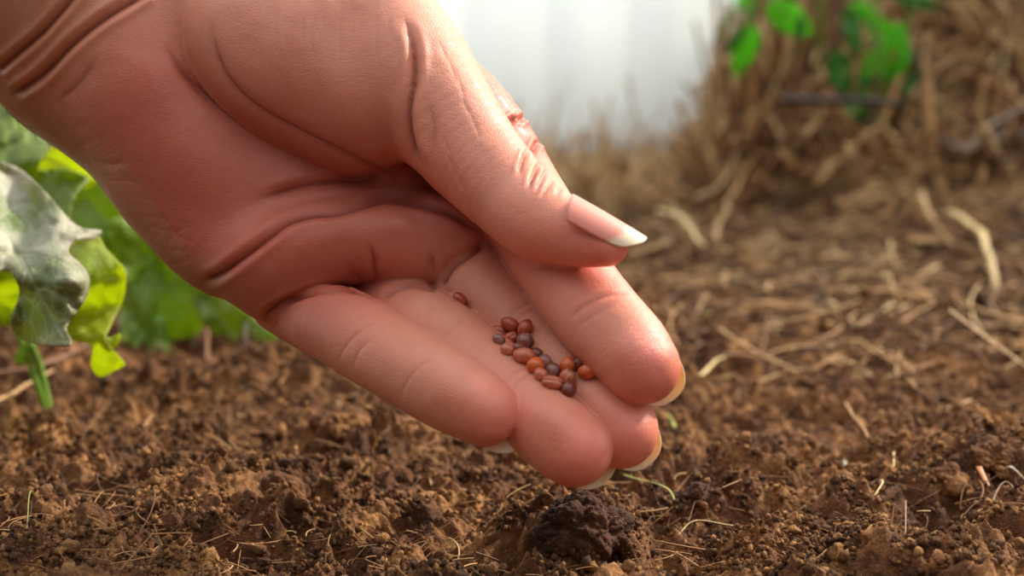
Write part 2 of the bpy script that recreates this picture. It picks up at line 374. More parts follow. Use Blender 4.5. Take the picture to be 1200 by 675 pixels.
def surface_nets(field, lo, hi, h):
    """adaptive sampling of the field, then naive surface nets"""
    lo = np.array(lo, float); hi = np.array(hi, float)
    H3 = h * 6
    n3 = np.ceil((hi - lo) / H3).astype(int) + 1
    g = np.stack(np.meshgrid(*[lo[k] + H3 * np.arange(n3[k]) for k in range(3)], indexing='ij'), -1)
    cd = field(g.reshape(-1, 3)).reshape(n3).astype(np.float32)
    for step, thr in ((3, H3 * 1.1), (2, h * 2 * 1.3)):
        n = (np.array(cd.shape) - 1) * step + 1
        # trilinear upsample
        up = cd
        for ax in range(3):
            m = up.shape[ax]; idx = np.arange((m - 1) * step + 1); i0 = np.minimum(idx // step, m - 2); t = (idx - i0 * step) / step
            sh = [1, 1, 1]; sh[ax] = -1
            up = np.take(up, i0, ax) * (1 - t).reshape(sh).astype(np.float32) + np.take(up, i0 + 1, ax) * t.reshape(sh).astype(np.float32)
        Hs = {3: h * 2, 2: h}[step]
        near = np.argwhere(np.abs(up) < thr)
        for s in range(0, len(near), 400000):
            k = near[s:s + 400000]
            up[k[:, 0], k[:, 1], k[:, 2]] = field(lo + k * Hs)
        cd = up
    vol = cd; ins = vol < 0
    nx, ny, nz = vol.shape
    cnt = np.zeros((nx - 1, ny - 1, nz - 1), np.int8)
    for dx in (0, 1):
        for dy in (0, 1):
            for dz in (0, 1):
                cnt += ins[dx:nx - 1 + dx, dy:ny - 1 + dy, dz:nz - 1 + dz]
    act = np.argwhere((cnt > 0) & (cnt < 8))
    idm = np.full(cnt.shape, -1, np.int32); idm[act[:, 0], act[:, 1], act[:, 2]] = np.arange(len(act))
    acc = np.zeros((len(act), 3)); num = np.zeros(len(act))
    cs = [np.array(c) for c in ((0,0,0),(1,0,0),(0,1,0),(1,1,0),(0,0,1),(1,0,1),(0,1,1),(1,1,1))]
    for a in range(8):
        for b in range(a + 1, 8):
            if abs(cs[a] - cs[b]).sum() != 1: continue
            A = act + cs[a]; B = act + cs[b]
            va = vol[A[:, 0], A[:, 1], A[:, 2]]; vb = vol[B[:, 0], B[:, 1], B[:, 2]]
            m = (va < 0) != (vb < 0); t = np.where(m, va / np.where(m, va - vb, 1), 0)
            acc += m[:, None] * (cs[a] + t[:, None] * (cs[b] - cs[a])); num += m
    V = lo + (act + acc / num[:, None]) * h
    F = []
    for ax in range(3):
        o1, o2 = [(1, 2), (2, 0), (0, 1)][ax]
        e = [slice(None)] * 3; f = [slice(None)] * 3
        e[ax] = slice(0, -1); f[ax] = slice(1, None)
        for k in (o1, o2): e[k] = slice(1, -1); f[k] = slice(1, -1)
        a = ins[tuple(e)]; b = ins[tuple(f)]
        ed = np.argwhere(a != b); fl = a[ed[:, 0], ed[:, 1], ed[:, 2]]
        ed = ed + 0; ed[:, o1] += 1; ed[:, o2] += 1
        u1 = np.zeros(3, int); u1[o1] = 1; u2 = np.zeros(3, int); u2[o2] = 1
        q = [ed, ed - u1, ed - u1 - u2, ed - u2]
        q = np.stack([idm[c[:, 0], c[:, 1], c[:, 2]] for c in q], -1)
        q[~fl] = q[~fl][:, ::-1]
        F.append(q)
    return V, np.vstack(F)

def grad(P, e=.15):
    g = np.zeros_like(P)
    for k in range(3):
        o = np.zeros(3); o[k] = e
        g[:, k] = field(P + o) - field(P - o)
    return g / (np.linalg.norm(g, axis=1)[:, None] + 1e-9)

V, F = surface_nets(field, (-222, -52, -66), (50, 172, 50), HAND_H)
F = F[(F >= 0).all(1)]
g = grad(V); V = V - g * np.clip(field(V), -HAND_H, HAND_H)[:, None]
# subdivide once, linear, project back
def subdiv(V, F):
    E = np.concatenate([F[:, [0, 1]], F[:, [1, 2]], F[:, [2, 3]], F[:, [3, 0]]]); E.sort(1)
    U, inv = np.unique(E[:, 0].astype(np.int64) * len(V) + E[:, 1], return_inverse=True)
    U = np.stack([U // len(V), U % len(V)], -1); n, m = len(V), len(F)
    inv = inv.reshape(4, m)
    ev = n + inv; fv = n + len(U) + np.arange(m)
    V2 = np.vstack([V, V[U].mean(1), V[F].mean(1)])
    F2 = np.concatenate([np.stack([F[:, k], ev[k], fv, ev[(k + 3) % 4]], -1) for k in range(4)])
    return V2, F2
if HAND_SUB: V, F = subdiv(V, F)
D, LAB = field(V, True)
N = grad(V)
V = V - N * np.clip(D, -.3, .3)[:, None]

# ---- folds and wrinkles: each a line over the skin, pressed in along the normal
def seg_dist(p, L):
    L = np.asarray(L, float); best = np.full(len(p), 1e9); tt = np.zeros(len(p)); n = len(L) - 1
    for i, (a, b) in enumerate(zip(L[:-1], L[1:])):
        ab = b - a; t = np.clip(((p - a) @ ab) / (ab @ ab), 0, 1)
        d = np.linalg.norm(p - a - t[:, None] * ab, axis=1); m = d < best
        best[m] = d[m]; tt[m] = ((i + t) / n)[m]
    return best, tt
def smooth_line(L, n=6):
    P = np.array(L, float)
    if len(P) < 3: return P
    Q = np.vstack([2 * P[0] - P[1], P, 2 * P[-1] - P[-2]]); out = []
    for i in range(1, len(Q) - 2):
        for k in range(n):
            t = k / n; a, b, c, d = Q[i - 1], Q[i], Q[i + 1], Q[i + 2]
            out.append(.5 * (2 * b + (c - a) * t + (2 * a - 5 * b + 4 * c - d) * t * t + (3 * b - a - 3 * c + d) * t ** 3))
    out.append(P[-1]); return np.array(out)
PX, DD = to_px(cam2world(V))
FRONT = N[:, 2] > -.15
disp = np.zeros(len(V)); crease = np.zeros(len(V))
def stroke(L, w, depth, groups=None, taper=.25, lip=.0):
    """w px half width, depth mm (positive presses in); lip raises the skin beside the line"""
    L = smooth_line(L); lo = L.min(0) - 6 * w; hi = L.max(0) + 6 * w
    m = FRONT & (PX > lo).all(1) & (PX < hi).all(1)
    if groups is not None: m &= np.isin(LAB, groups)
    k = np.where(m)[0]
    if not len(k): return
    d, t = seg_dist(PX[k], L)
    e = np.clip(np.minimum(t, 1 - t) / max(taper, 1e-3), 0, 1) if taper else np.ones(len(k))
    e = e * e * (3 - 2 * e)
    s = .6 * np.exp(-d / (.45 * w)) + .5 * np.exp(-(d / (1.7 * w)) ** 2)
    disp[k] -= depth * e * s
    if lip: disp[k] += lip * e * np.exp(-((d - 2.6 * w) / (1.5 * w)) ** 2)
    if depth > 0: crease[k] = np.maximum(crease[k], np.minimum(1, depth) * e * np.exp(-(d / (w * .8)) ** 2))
def blob(px, py, rx, ry, ang, h, groups=None):
    a = math.radians(ang); q = PX - (px, py)
    u = (q[:, 0] * math.cos(a) + q[:, 1] * math.sin(a)) / rx; v = (-q[:, 0] * math.sin(a) + q[:, 1] * math.cos(a)) / ry
    m = FRONT if groups is None else FRONT & np.isin(LAB, groups)
    disp[m] += (h * np.exp(-(u * u + v * v)))[m]
#STROKES
for args in STROKES: stroke(*args[:3], **args[3])
for b in BLOBS: blob(*b)
lump = fbm(V, .09, 3) * .25 + fbm(V, .35, 3) * .07
V = V + N * (disp + lump)[:, None]

# ---- where the skin is redder (finger pads, knuckles) or more olive (wrist)
red = np.zeros(len(V))
for x, y, r, a in REDS:
    red = np.maximum(red, a * np.exp(-((PX - (x, y)) ** 2).sum(1) / r ** 2))
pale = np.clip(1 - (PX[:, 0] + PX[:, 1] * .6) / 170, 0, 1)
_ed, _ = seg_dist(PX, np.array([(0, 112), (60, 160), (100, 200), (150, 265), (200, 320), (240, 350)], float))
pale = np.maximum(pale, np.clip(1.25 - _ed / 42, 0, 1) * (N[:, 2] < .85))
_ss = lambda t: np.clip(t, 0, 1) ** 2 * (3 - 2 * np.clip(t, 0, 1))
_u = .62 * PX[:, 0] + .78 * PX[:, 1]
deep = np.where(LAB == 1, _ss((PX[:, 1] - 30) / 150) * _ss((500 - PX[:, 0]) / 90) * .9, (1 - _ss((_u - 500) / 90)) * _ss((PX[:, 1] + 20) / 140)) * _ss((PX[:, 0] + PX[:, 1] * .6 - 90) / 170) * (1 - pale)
Vw = cam2world(V)
ctr = Vw.mean(0)

skin = NT('skin')
co = skin.coord('Object')
n1 = skin.noise(co, 55, 5, .6); n2 = skin.noise(co, 260, 4, .6)
base = skin.mix(skin.ramp(n1, [(.35, grey(0)), (.68, grey(1))]), SKIN_A, SKIN_B)
base = skin.mix(skin.math('MULTIPLY', skin.attr('red'), .7), base, SKIN_RED)
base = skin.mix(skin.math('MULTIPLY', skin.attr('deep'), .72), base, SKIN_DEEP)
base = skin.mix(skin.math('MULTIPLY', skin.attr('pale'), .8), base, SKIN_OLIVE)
base = skin.mix(skin.math('MULTIPLY', skin.ramp(n2, [(.45, grey(0)), (.75, grey(1))]), .22), base, SKIN_SPECK)
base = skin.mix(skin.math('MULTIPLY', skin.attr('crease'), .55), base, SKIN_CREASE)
# fine skin lines: stretched cells in two directions
w1 = skin.voro(skin.mapping(co, (1300, 2600, 2200), (0, .5, .6)), 1.0, 'DISTANCE_TO_EDGE')
w2 = skin.noise(skin.mapping(co, (600, 4200, 2400), (.3, .2, .75)), 1.0, 3, .6)
w3 = skin.noise(skin.mapping(co, (4200, 600, 2400), (0, .3, .3)), 1.0, 2, .5)
hgt = skin.math('ADD', skin.math('MULTIPLY', skin.ramp(w1, [(0, grey(0)), (.2, grey(1))]), .3), skin.math('ADD', w2, skin.math('MULTIPLY', w3, .7)))
bmp = skin.bump(hgt, .7, .00012)
bmp = skin.bump(n2, .10, .0003, bmp)
skin.P(Base_Color=base, Roughness=skin.math('SUBTRACT', .47, skin.math('MULTIPLY', skin.attr('red'), .13)), Normal=bmp, Subsurface_Weight=SSS_W, Subsurface_Scale=.0025, Coat_Weight=0.05)
skin.b.inputs['Subsurface Radius'].default_value = (1.0, .30, .16)
skin.b.inputs['Specular IOR Level'].default_value = .42
skin.b.subsurface_method = 'RANDOM_WALK'
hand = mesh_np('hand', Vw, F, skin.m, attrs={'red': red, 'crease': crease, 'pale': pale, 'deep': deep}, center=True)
tag(hand, 'bare cupped hand with the thumb across, holding red-brown seeds in its fingers', 'hand')

# ---- fine hairs along the wrist edge
hv, hf_ = [], []; n0 = 0; hr = random.Random(5)
cand = np.where((PX[:, 0] > -60) & (PX[:, 0] < 75) & (PX[:, 1] > 60) & (PX[:, 1] < 170) & (np.abs(N[:, 2]) < .45) & (N[:, 1] < 0))[0]
for k in range(150 if len(cand) else 0):
    i_ = cand[hr.randrange(len(cand))]; p = V[i_]; nn = N[i_]
    t_ = np.array([.75, -.45, .1]) + np.array([hr.uniform(-.5, .5), hr.uniform(-.5, .5), hr.uniform(-.4, .4)]); L_ = hr.uniform(1.6, 3.6)
    path = np.array([p - nn * .2 + (t_ * u_ + nn * .55 * u_ * (1.2 - u_)) * L_ for u_ in np.linspace(0, 1, 6)])
    T_ = np.gradient(path, axis=0); T_ /= np.linalg.norm(T_, axis=1)[:, None]; A_ = np.cross(T_, (0, 0, 1.0)); A_ /= np.linalg.norm(A_, axis=1)[:, None] + 1e-9; B_ = np.cross(T_, A_)
    rr_ = np.linspace(.045, .012, 6)[:, None]
    ring = np.stack([path + rr_ * (math.cos(q) * A_ + math.sin(q) * B_) for q in (0, 2.09, 4.19)], 1).reshape(-1, 3)
    hv.append(ring); ii = np.arange(5)[:, None] * 3; jj = np.arange(3)[None, :]
    hf_.append(np.stack([ii + jj, ii + (jj + 1) % 3, ii + 3 + (jj + 1) % 3, ii + 3 + jj], -1).reshape(-1, 4) + n0); n0 += 18
if hv:
    hm = NT('hair'); hm.P(Base_Color=srgb(60, 38, 24), Roughness=.5)
    ho = mesh_np('hair', cam2world(np.vstack(hv)), np.vstack(hf_), hm.m, parent=hand, center=True); ho['kind'] = 'stuff'; ho['label'] = 'fine dark hairs on the wrist edge'
# ---- nails
nailm = NT('nail')
uv = nailm.attr('along')
nc = nailm.ramp(uv, [(.0, SKIN_NAIL), (.70, SKIN_NAIL), (.80, srgb(222, 196, 166)), (1, srgb(228, 208, 178))])
nailm.P(Base_Color=nc, Roughness=.38, Subsurface_Weight=.4, Subsurface_Scale=.0015, Coat_Weight=.08, Coat_Roughness=.15)
nailm.b.inputs['Subsurface Radius'].default_value = (1, .5, .35)
def nail(T, r, axis, dorsal, back, fwd, ang, squash=1.0, thick=.45, lift=.25, label=None, drop=0.0):
    """curved plate lying on the back of a fingertip. T centre mm, r radius mm; axis to the tip, dorsal out of the nail"""
    a = np.array(axis, float); a /= np.linalg.norm(a)
    n = np.array(dorsal, float); n -= a * (n @ a); n /= np.linalg.norm(n); s = np.cross(a, n)
    NU, NV = 25, 31; pts = []; al = []
    for lay in (0, 1):
        for j in range(NV):
            v = j / (NV - 1)
            for i in range(NU):
                u = -1 + 2 * i / (NU - 1)
                fv = -back + (back + fwd * (1 - .42 * abs(u) ** 2.3)) * v + (back * .22 * (u * u)) * (1 - v)
                th = math.radians(ang) * u * (1 - .12 * v ** 6)
                rr = r + lift - lay * thick * (.5 if v > .8 else 1) - drop * v * v
                pts.append(np.array(T) + a * fv + n * rr * math.cos(th) * squash + s * rr * math.sin(th)); al.append(v)
    f = []; M = NU * NV
    for j in range(NV - 1):
        for i in range(NU - 1):
            q = j * NU + i
            f.append((q, q + 1, q + NU + 1, q + NU)); f.append((M + q + NU, M + q + NU + 1, M + q + 1, M + q))
    rim = [i for i in range(NU)] + [j * NU + NU - 1 for j in range(1, NV)] + [(NV - 1) * NU + i for i in range(NU - 2, -1, -1)] + [j * NU for j in range(NV - 2, 0, -1)]
    for k in range(len(rim)):
        p, q = rim[k], rim[(k + 1) % len(rim)]
        f.append((q, p, M + p, M + q))
    o = mesh_np('fingernail', cam2world(np.array(pts)), f, nailm.m, parent=hand, attrs={'along': al}, center=True)
    if label: o['label'] = label
    return o
for nm, ax, do, bk, fw, ang, dr, sq in NAILSPEC:
    T = globals()[nm][-1]
    nail(T[:3], T[3], ax, do, bk, fw, ang, sq, drop=dr)
nail(J(*THUMBNAIL['T'], 1)[:3], THUMBNAIL['r'], THUMBNAIL['axis'], THUMBNAIL['dorsal'], THUMBNAIL['back'], THUMBNAIL['fwd'], THUMBNAIL['ang'], drop=THUMBNAIL['drop'])

# ================================================================== GROUND
def sstep(t): t = np.clip(t, 0, 1); return t * t * (3 - 2 * t)
def heap_h(x, y):
    """broad heap of straw mulch at the right rear"""
    r = x / y + .006 * np.sin(y * 47) + .004 * np.sin(y * 131 + 1)
    k = np.clip((x - .12) / .24, 0, 1)
    f = (y - .96) + .60 * (x - .11)
    ramp = sstep(f / (.07 + .45 * k) + .05)
    top = .068 + .020 * sstep((r - .125) / .02) + .05 * sstep((r - .158) / .02) + .09 * sstep((x - .2) / .15)
    left = sstep((r - .108) / .022)
    return top * ramp * left
def base_h(x, y):
    P = np.stack([x, y, np.zeros_like(x)], -1)
    h = .004 * fbm(P, 9, 2) + .0045 * fbm(P + 3.1, 28, 3)
    g = lambda cx, cy, rx, ry, a: a * np.exp(-((x - cx) / rx) ** 2 - ((y - cy) / ry) ** 2)
    h = h + g(.122, .398, .034, .017, .012) + g(.055, .372, .03, .014, .005) - g(.03, .43, .04, .02, .006) - g(.07, .47, .05, .02, .005)
    h = h + g(-.05, .52, .06, .03, .007) + g(-.08, .37, .05, .03, .003) - g(-.12, .50, .05, .03, .006)
    h = h + .03 * sstep((x - .08) / .30) * sstep((y - .50) / .4) + .01 * sstep((y - 1.0) / .3)
    return h
def ground_h(x, y, fine=True):
    x = np.asarray(x, float); y = np.asarray(y, float); shp = x.shape; x = x.ravel(); y = y.ravel()
    h = base_h(x, y) + heap_h(x, y)
    return h.reshape(shp)
def hit(px, py, dmin=.28, dmax=1.7):
    """where the view ray of a pixel meets the terrain"""
    ds = np.linspace(dmin, dmax, 900); P = at(px, py, 1.0) - CAM
    Q = CAM + ds[:, None] * P
    below = Q[:, 2] < ground_h(Q[:, 0], Q[:, 1])
    i = int(np.argmax(below)) if below.any() else len(ds) - 1
    return Q[i], ds[i]

def soil_disp(P, lod):
    """crumb relief: domes of several sizes"""
    a = worley(P + .002 * np.stack([fbm(P, 120, 2), fbm(P + 5, 120, 2), fbm(P + 9, 120, 2)], -1), 62)
    b = worley(P + 1.3, 150); c = worley(P + 2.7, 330)
    d = .0058 * (.45 - a ** 2) + .0034 * (.45 - b ** 2) + .0026 * (.45 - c ** 2)
    d += .0095 * fbm(P + 8, 55, 3) + .0045 * fbm(P + 18, 260, 3, .65) - .006 * sstep((fbm(P + 28, 85, 3) - .12) / .25)
    m = lod > .5
    if m.any(): e = np.zeros(len(P)); e[m] = .0013 * (.45 - worley(P[m] + 4.1, 760) ** 2); d += e
    return d
rows = [.04, .07, .10, .13, .16, .19, .21, .23, .25, .26, .27]
while rows[-1] < 1.52: rows.append(rows[-1] + GR_ROW * max(1, (rows[-1] / .40) ** 2.0))
rows = np.array(rows)
inner = np.arange(-.345, .3451, GR_COL); outer = np.array([.36, .38, .41, .45, .5, .56, .63, .72, .82, .95, 1.15, 1.5, 2.0, 3.0])
ratio = np.concatenate([-outer[::-1], inner, outer])
X = ratio[None, :] * rows[:, None]; Y = np.repeat(rows[:, None], len(ratio), 1)
nr, nc = X.shape
x, y = X.ravel(), Y.ravel()
z = ground_h(x, y)
P = np.stack([x, y, z], -1)
lod = (y < .62).astype(float)
dz = soil_disp(P, lod)
mul = sstep((x - .06 + (y - .6) * .3) / .12) * sstep((y - .46) / .2)      # straw-littered part
mulch = np.clip(mul + sstep((y - .75) / .25), 0, 1)
lat = .0022 * np.stack([fbm(P + 21, 170, 2), fbm(P + 31, 170, 2)], -1)
P[:, :2] += lat; P[:, 2] += dz
q = (np.arange(nr - 1)[:, None] * nc + np.arange(nc - 1)[None, :]).ravel()
Fq = np.stack([q, q + 1, q + nc + 1, q + nc], -1)
hollow = np.clip(-dz / .006, 0, 1)

def soil_material(name, a=srgb(122, 78, 50), b=srgb(84, 50, 30), c=srgb(160, 112, 74), tone=False):
    s = NT(name); co = s.coord('Object')
    n1 = s.noise(co, 60, 6, .65); n2 = s.noise(co, 420, 5, .7); n3 = s.noise(co, 1600, 3, .6)
    col = s.ramp(n1, [(.3, b), (.49, a), (.67, c)])
    col = s.mix(s.math('MULTIPLY', s.ramp(n2, [(.4, grey(0)), (.62, grey(1))]), .55), col, b)
    col = s.mix(s.math('MULTIPLY', s.ramp(n3, [(.6, grey(0)), (.72, grey(1))]), .6), col, srgb(186, 140, 96))
    if tone: col = s.mix(s.attr('tone'), s.mix(.6, col, b), s.mix(.6, col, tuple(1.05 * q for q in c[:3]) + (1,)))
    bmp = s.bump(n3, .9, .0008); bmp = s.bump(n2, .7, .002, bmp)
    s.P(Base_Color=col, Roughness=.85, Normal=bmp)
    s.b.inputs['Specular IOR Level'].default_value = .25
    return s.m
soil = soil_material('soil', *SOIL)
crumbm = soil_material('crumb_soil', *SOIL, tone=True)
gmat = NT('ground_soil'); co = gmat.coord('Object')
n1 = gmat.noise(co, 60, 6, .65); n2 = gmat.noise(co, 420, 5, .7); n3 = gmat.noise(co, 1600, 3, .6)
col = gmat.ramp(n1, [(.3, SOIL[1]), (.49, SOIL[0]), (.67, SOIL[2])])
mm = gmat.ramp(gmat.noise(gmat.mapping(co, (40, 160, 90), (0, 0, .5)), 1.0, 5, .7), [(.35, srgb(60, 40, 25)), (.55, srgb(128, 92, 58)), (.72, srgb(186, 146, 98))])
col = gmat.mix(gmat.attr('mulch'), col, mm)
col = gmat.mix(gmat.math('MULTIPLY', gmat.ramp(n2, [(.4, grey(0)), (.62, grey(1))]), .5), col, SOIL[1])
col = gmat.mix(gmat.math('MULTIPLY', gmat.ramp(n3, [(.6, grey(0)), (.72, grey(1))]), .6), col, srgb(186, 140, 96))
bmp = gmat.bump(n3, .9, .0008); bmp = gmat.bump(n2, .7, .002, bmp)
gmat.P(Base_Color=col, Roughness=.85, Normal=bmp); gmat.b.inputs['Specular IOR Level'].default_value = .25
ground = mesh_np('ground', P, Fq, gmat.m, attrs={'mulch': mulch})
tag(ground, kind='structure')

# ---- loose crumbs
def ico(level):
    bm = bmesh.new(); bmesh.ops.create_icosphere(bm, subdivisions=level, radius=1)
    v = np.array([x.co[:] for x in bm.verts]); f = np.array([[w.index for w in p.verts] for p in bm.faces]); bm.free()
    return v, f
IV2, IF2 = ico(2); IV1, IF1 = ico(1)
def crumb_cloud(centres, radii, seed=0, lowres=None):
    r = np.random.default_rng(seed); VV = []; FF = []; TT = []; n0 = 0
    lumps = []
    for k in range(14):
        v = IV2 * (1 + .5 * fbm(IV2 + 9 * k, 1.8, 2) + .5 * fbm(IV2 + 5 * k, 4, 2))[:, None] * r.uniform(.75, 1.2, 3); lumps.append(v)
    lum1 = [IV1 * (1 + .6 * fbm(IV1 + 9 * k, 2.2, 2))[:, None] * r.uniform(.75, 1.2, 3) for k in range(14)]
    for i, (c, s) in enumerate(zip(centres, radii)):
        small = s < .0006 or c[1] > .55
        v = (lum1 if small else lumps)[r.integers(14)]; f = IF1 if small else IF2
        a = r.uniform(0, 6.28); b = r.uniform(-1, 1)
        R = np.array([[math.cos(a), -math.sin(a), 0], [math.sin(a), math.cos(a), 0], [0, 0, 1]]) @ np.array([[1, 0, 0], [0, math.cos(b), -math.sin(b)], [0, math.sin(b), math.cos(b)]])
        VV.append(v @ R.T * s + c); FF.append(f + n0); n0 += len(v); TT.append(np.full(len(v), r.random() ** 2.2))
    return np.vstack(VV), np.vstack(FF), np.concatenate(TT)
def surf(x, y):
    """terrain with relief, approximated from the ground grid"""
    i = np.clip(np.searchsorted(rows, y) - 1, 0, nr - 1); j = np.clip(np.searchsorted(ratio, x / y), 0, nc - 1)
    return P[i * nc + j, 2]
N_CR = N_CRUMB
u = rng.random(N_CR); yy = .315 + (.85 - .315) * u ** 2.2
xx = yy * rng.uniform(-.34, .34, N_CR)
clump = fbm(np.stack([xx, yy, 0 * xx], -1), 70, 2)
keep = clump > -.25 + .5 * rng.random(N_CR) - .25
xx, yy = xx[keep], yy[keep]
rad = (.00020 + .0006 * rng.random(len(xx)) ** 3 + .0009 * (rng.random(len(xx)) > .99)) * np.clip(yy / .40, 1, 2)
zz = surf(xx, yy) + rad * rng.uniform(.1, 1.2, len(xx))
cv, cf, ct = crumb_cloud(np.stack([xx, yy, zz], -1), rad, 3)
crumbs = mesh_np('soil_crumbs', cv, cf, crumbm, smooth=True, attrs={'tone': ct})
tag(crumbs, 'loose brown soil crumbs scattered over the bed', 'soil', kind='stuff')

# ---- the clods one can tell apart
IV5, IF5 = ico(6)
def clod(px, py, r, sq, label, seed, dark=False):
    c, d = hit(px, py)
    s = r * d / FPX
    c[2] = max(c[2], float(surf(np.array([c[0]]), np.array([c[1]]))[0]) - .001)
    v = IV5 * (1 + .25 * fbm(IV5 + seed, 1.2, 2))[:, None]
    v = v * (1, .9, sq) * s + c
    n = IV5
    v = v + n * (.006 * (.4 - worley(v, 110) ** 2) + .0032 * (.4 - worley(v + 1, 260) ** 2) + .0016 * (.45 - worley(v + 2, 560) ** 2) + .0009 * (.45 - worley(v + 3, 1000) ** 2))[:, None] * (1 + .0 * s)
    v[:, 2] += s * .12
    o = mesh_np('soil_clod', v, IF5, clodmat if dark else soil, center=True)
    tag(o, label, 'clod', 'clods of soil')
clodmat = soil_material('dark_soil', srgb(78, 46, 30), srgb(50, 28, 18), srgb(104, 68, 44))
for a in CLODS: clod(*a)

# ================================================================== STRAW
def tube(path, r0, r1, sides=5, flat=1.0, V=None, F=None, n0=0):
    path = np.asarray(path, float); n = len(path)
    T = np.gradient(path, axis=0); T /= np.linalg.norm(T, axis=1)[:, None] + 1e-12
    ref = np.array([0, 0, 1.0]) if abs(T[0, 2]) < .9 else np.array([1.0, 0, 0])
    A = np.cross(T, ref); A /= np.linalg.norm(A, axis=1)[:, None] + 1e-12; B = np.cross(T, A)
    rr = np.linspace(r0, r1, n)[:, None]
    ang = np.arange(sides) * 2 * math.pi / sides
    ring = path[:, None, :] + rr[:, None, :] * (np.cos(ang)[None, :, None] * A[:, None, :] + flat * np.sin(ang)[None, :, None] * B[:, None, :])
    v = ring.reshape(-1, 3); i = np.arange(n - 1)[:, None] * sides; j = np.arange(sides)[None, :]
    f = np.stack([i + j, i + (j + 1) % sides, i + sides + (j + 1) % sides, i + sides + j], -1).reshape(-1, 4)
    caps = []
    return v, f
def bez(pts, n):
    return smooth_line_n(pts, n)
def smooth_line_n(L, n):
    L = np.asarray(L, float)
    if len(L) == 2: return L[0] + np.linspace(0, 1, n)[:, None] * (L[1] - L[0])
    Q = np.vstack([2 * L[0] - L[1], L, 2 * L[-1] - L[-2]]); out = []
    for t in np.linspace(0, len(L) - 1 - 1e-6, n):
        i = int(t) + 1; t -= int(t); a, b, c, d = Q[i - 1], Q[i], Q[i + 1], Q[i + 2]
        out.append(.5 * (2 * b + (c - a) * t + (2 * a - 5 * b + 4 * c - d) * t * t + (3 * b - a - 3 * c + d) * t ** 3))
    return np.array(out)
def straw_material(name, stops, attr=True, rough=.6):
    s = NT(name); co = s.coord('Object')
    n = s.noise(co, 300, 3, .6)
    if attr:
        f = s.math('ADD', s.math('MULTIPLY', s.attr('tone'), .8), s.math('MULTIPLY', n, .2))
    else: f = n
    col = s.ramp(f, stops)
    s.P(Base_Color=col, Roughness=rough, Normal=s.bump(n, .4, .0005))
    s.b.inputs['Specular IOR Level'].default_value = .3
    return s.m
strawm = straw_material('straw', [(.1, srgb(62, 40, 25)), (.4, srgb(124, 84, 50)), (.65, srgb(176, 130, 82)), (.9, srgb(222, 190, 138))])
def fibre_field(n, xs, ys, lens, rads, lift, seed, tone=(0, 1), hf=None, accept=None, segs=6, sides=4, tilt_=.25, dirbias=None):
    r = np.random.default_rng(seed); VV, FF, TT = [], [], []; n0 = 0
    while len(VV) < n:
        y = r.uniform(*ys); x = y * r.uniform(*xs)
        if accept and not accept(x, y, r): continue
        L = r.uniform(*lens) * (.5 + .5 * r.random()); a = r.uniform(0, math.pi * 2) if dirbias is None else dirbias + r.normal() * .7
        t = np.linspace(-.5, .5, segs); cur = r.normal() * 1.0; 
        ang = a + cur * t; dx = np.cumsum(np.cos(ang)) / segs * L; dy = np.cumsum(np.sin(ang)) / segs * L
        px_, py_ = x + dx - dx.mean(), y + dy - dy.mean()
        py_ = np.maximum(py_, .3)
        z = ground_h(px_, py_)
        zs = z * .6 + z.mean() * .4 + r.uniform(*lift) + t * L * r.normal() * tilt_ - (2 * t) ** 2 * L * .05 * r.random()
        zs = np.maximum(zs, z - .001)
        R = r.uniform(*rads)
        v, f = tube(np.stack([px_, py_, zs], -1), R, R * r.uniform(.4, 1), sides, r.uniform(.4, 1))
        VV.append(v); FF.append(f + n0); n0 += len(v); TT.append(np.full(len(v), r.uniform(*tone)))
    return np.vstack(VV), np.vstack(FF), np.concatenate(TT)
def stuff_fibres(name, label, cat, args, mat=strawm):
    Vs, Fs, Ts = [], [], []; n0 = 0
    for a in args:
        v, f, t = fibre_field(**a); Vs.append(v); Fs.append(f + n0); Ts.append(t); n0 += len(v)
    o = mesh_np(name, np.vstack(Vs), np.vstack(Fs), mat, attrs={'tone': np.concatenate(Ts)})
    tag(o, label, cat, kind='stuff'); return o
near_ok = lambda x, y, r: True
stuff_fibres('root_hairs', 'fine pale rootlets and chaff lying in the soil', 'plant litter', [
    dict(n=1500, xs=(-.34, .34), ys=(.32, .52), lens=(.004, .016), rads=(.00008, .00022), lift=(.0, .004), seed=11, tone=(.05, .9), tilt_=.3),
    dict(n=900, xs=(-.34, .34), ys=(.42, .8), lens=(.008, .03), rads=(.0002, .0005), lift=(0, .005), seed=12, tone=(.1, .9)),
    dict(n=110, xs=(-.34, -.18), ys=(.33, .42), lens=(.006, .022), rads=(.0001, .00025), lift=(0, .006), seed=13, tone=(.1, .8))])
def mulch_ok(x, y, r):
    m = float(sstep((x - .02 + (y - .55) * .35) / .12) * sstep((y - .47) / .2)); m = max(m, float(sstep((y - .7) / .2)))
    return r.random() < m
stuff_fibres('straw_mulch', 'dry straw and grass mulch covering the soil behind the hand', 'straw', [
    dict(n=5200, xs=(-.36, .38), ys=(.48, 1.35), lens=(.02, .075), rads=(.0003, .0011), lift=(.0, .008), seed=21, tone=(0, 1), accept=mulch_ok),
    dict(n=500, xs=(-.1, .38), ys=(.78, 1.25), lens=(.03, .07), rads=(.0007, .0017), lift=(.002, .014), seed=22, tone=(.1, .9), accept=mulch_ok),
    dict(n=900, xs=(-.06, .12), ys=(1.05, 1.38), lens=(.03, .08), rads=(.0005, .0014), lift=(.0, .016), seed=23, tone=(.6, 1.2), tilt_=.8)])
def heap_ok(x, y, r): return float(heap_h(np.array([x]), np.array([y]))[0]) > .012
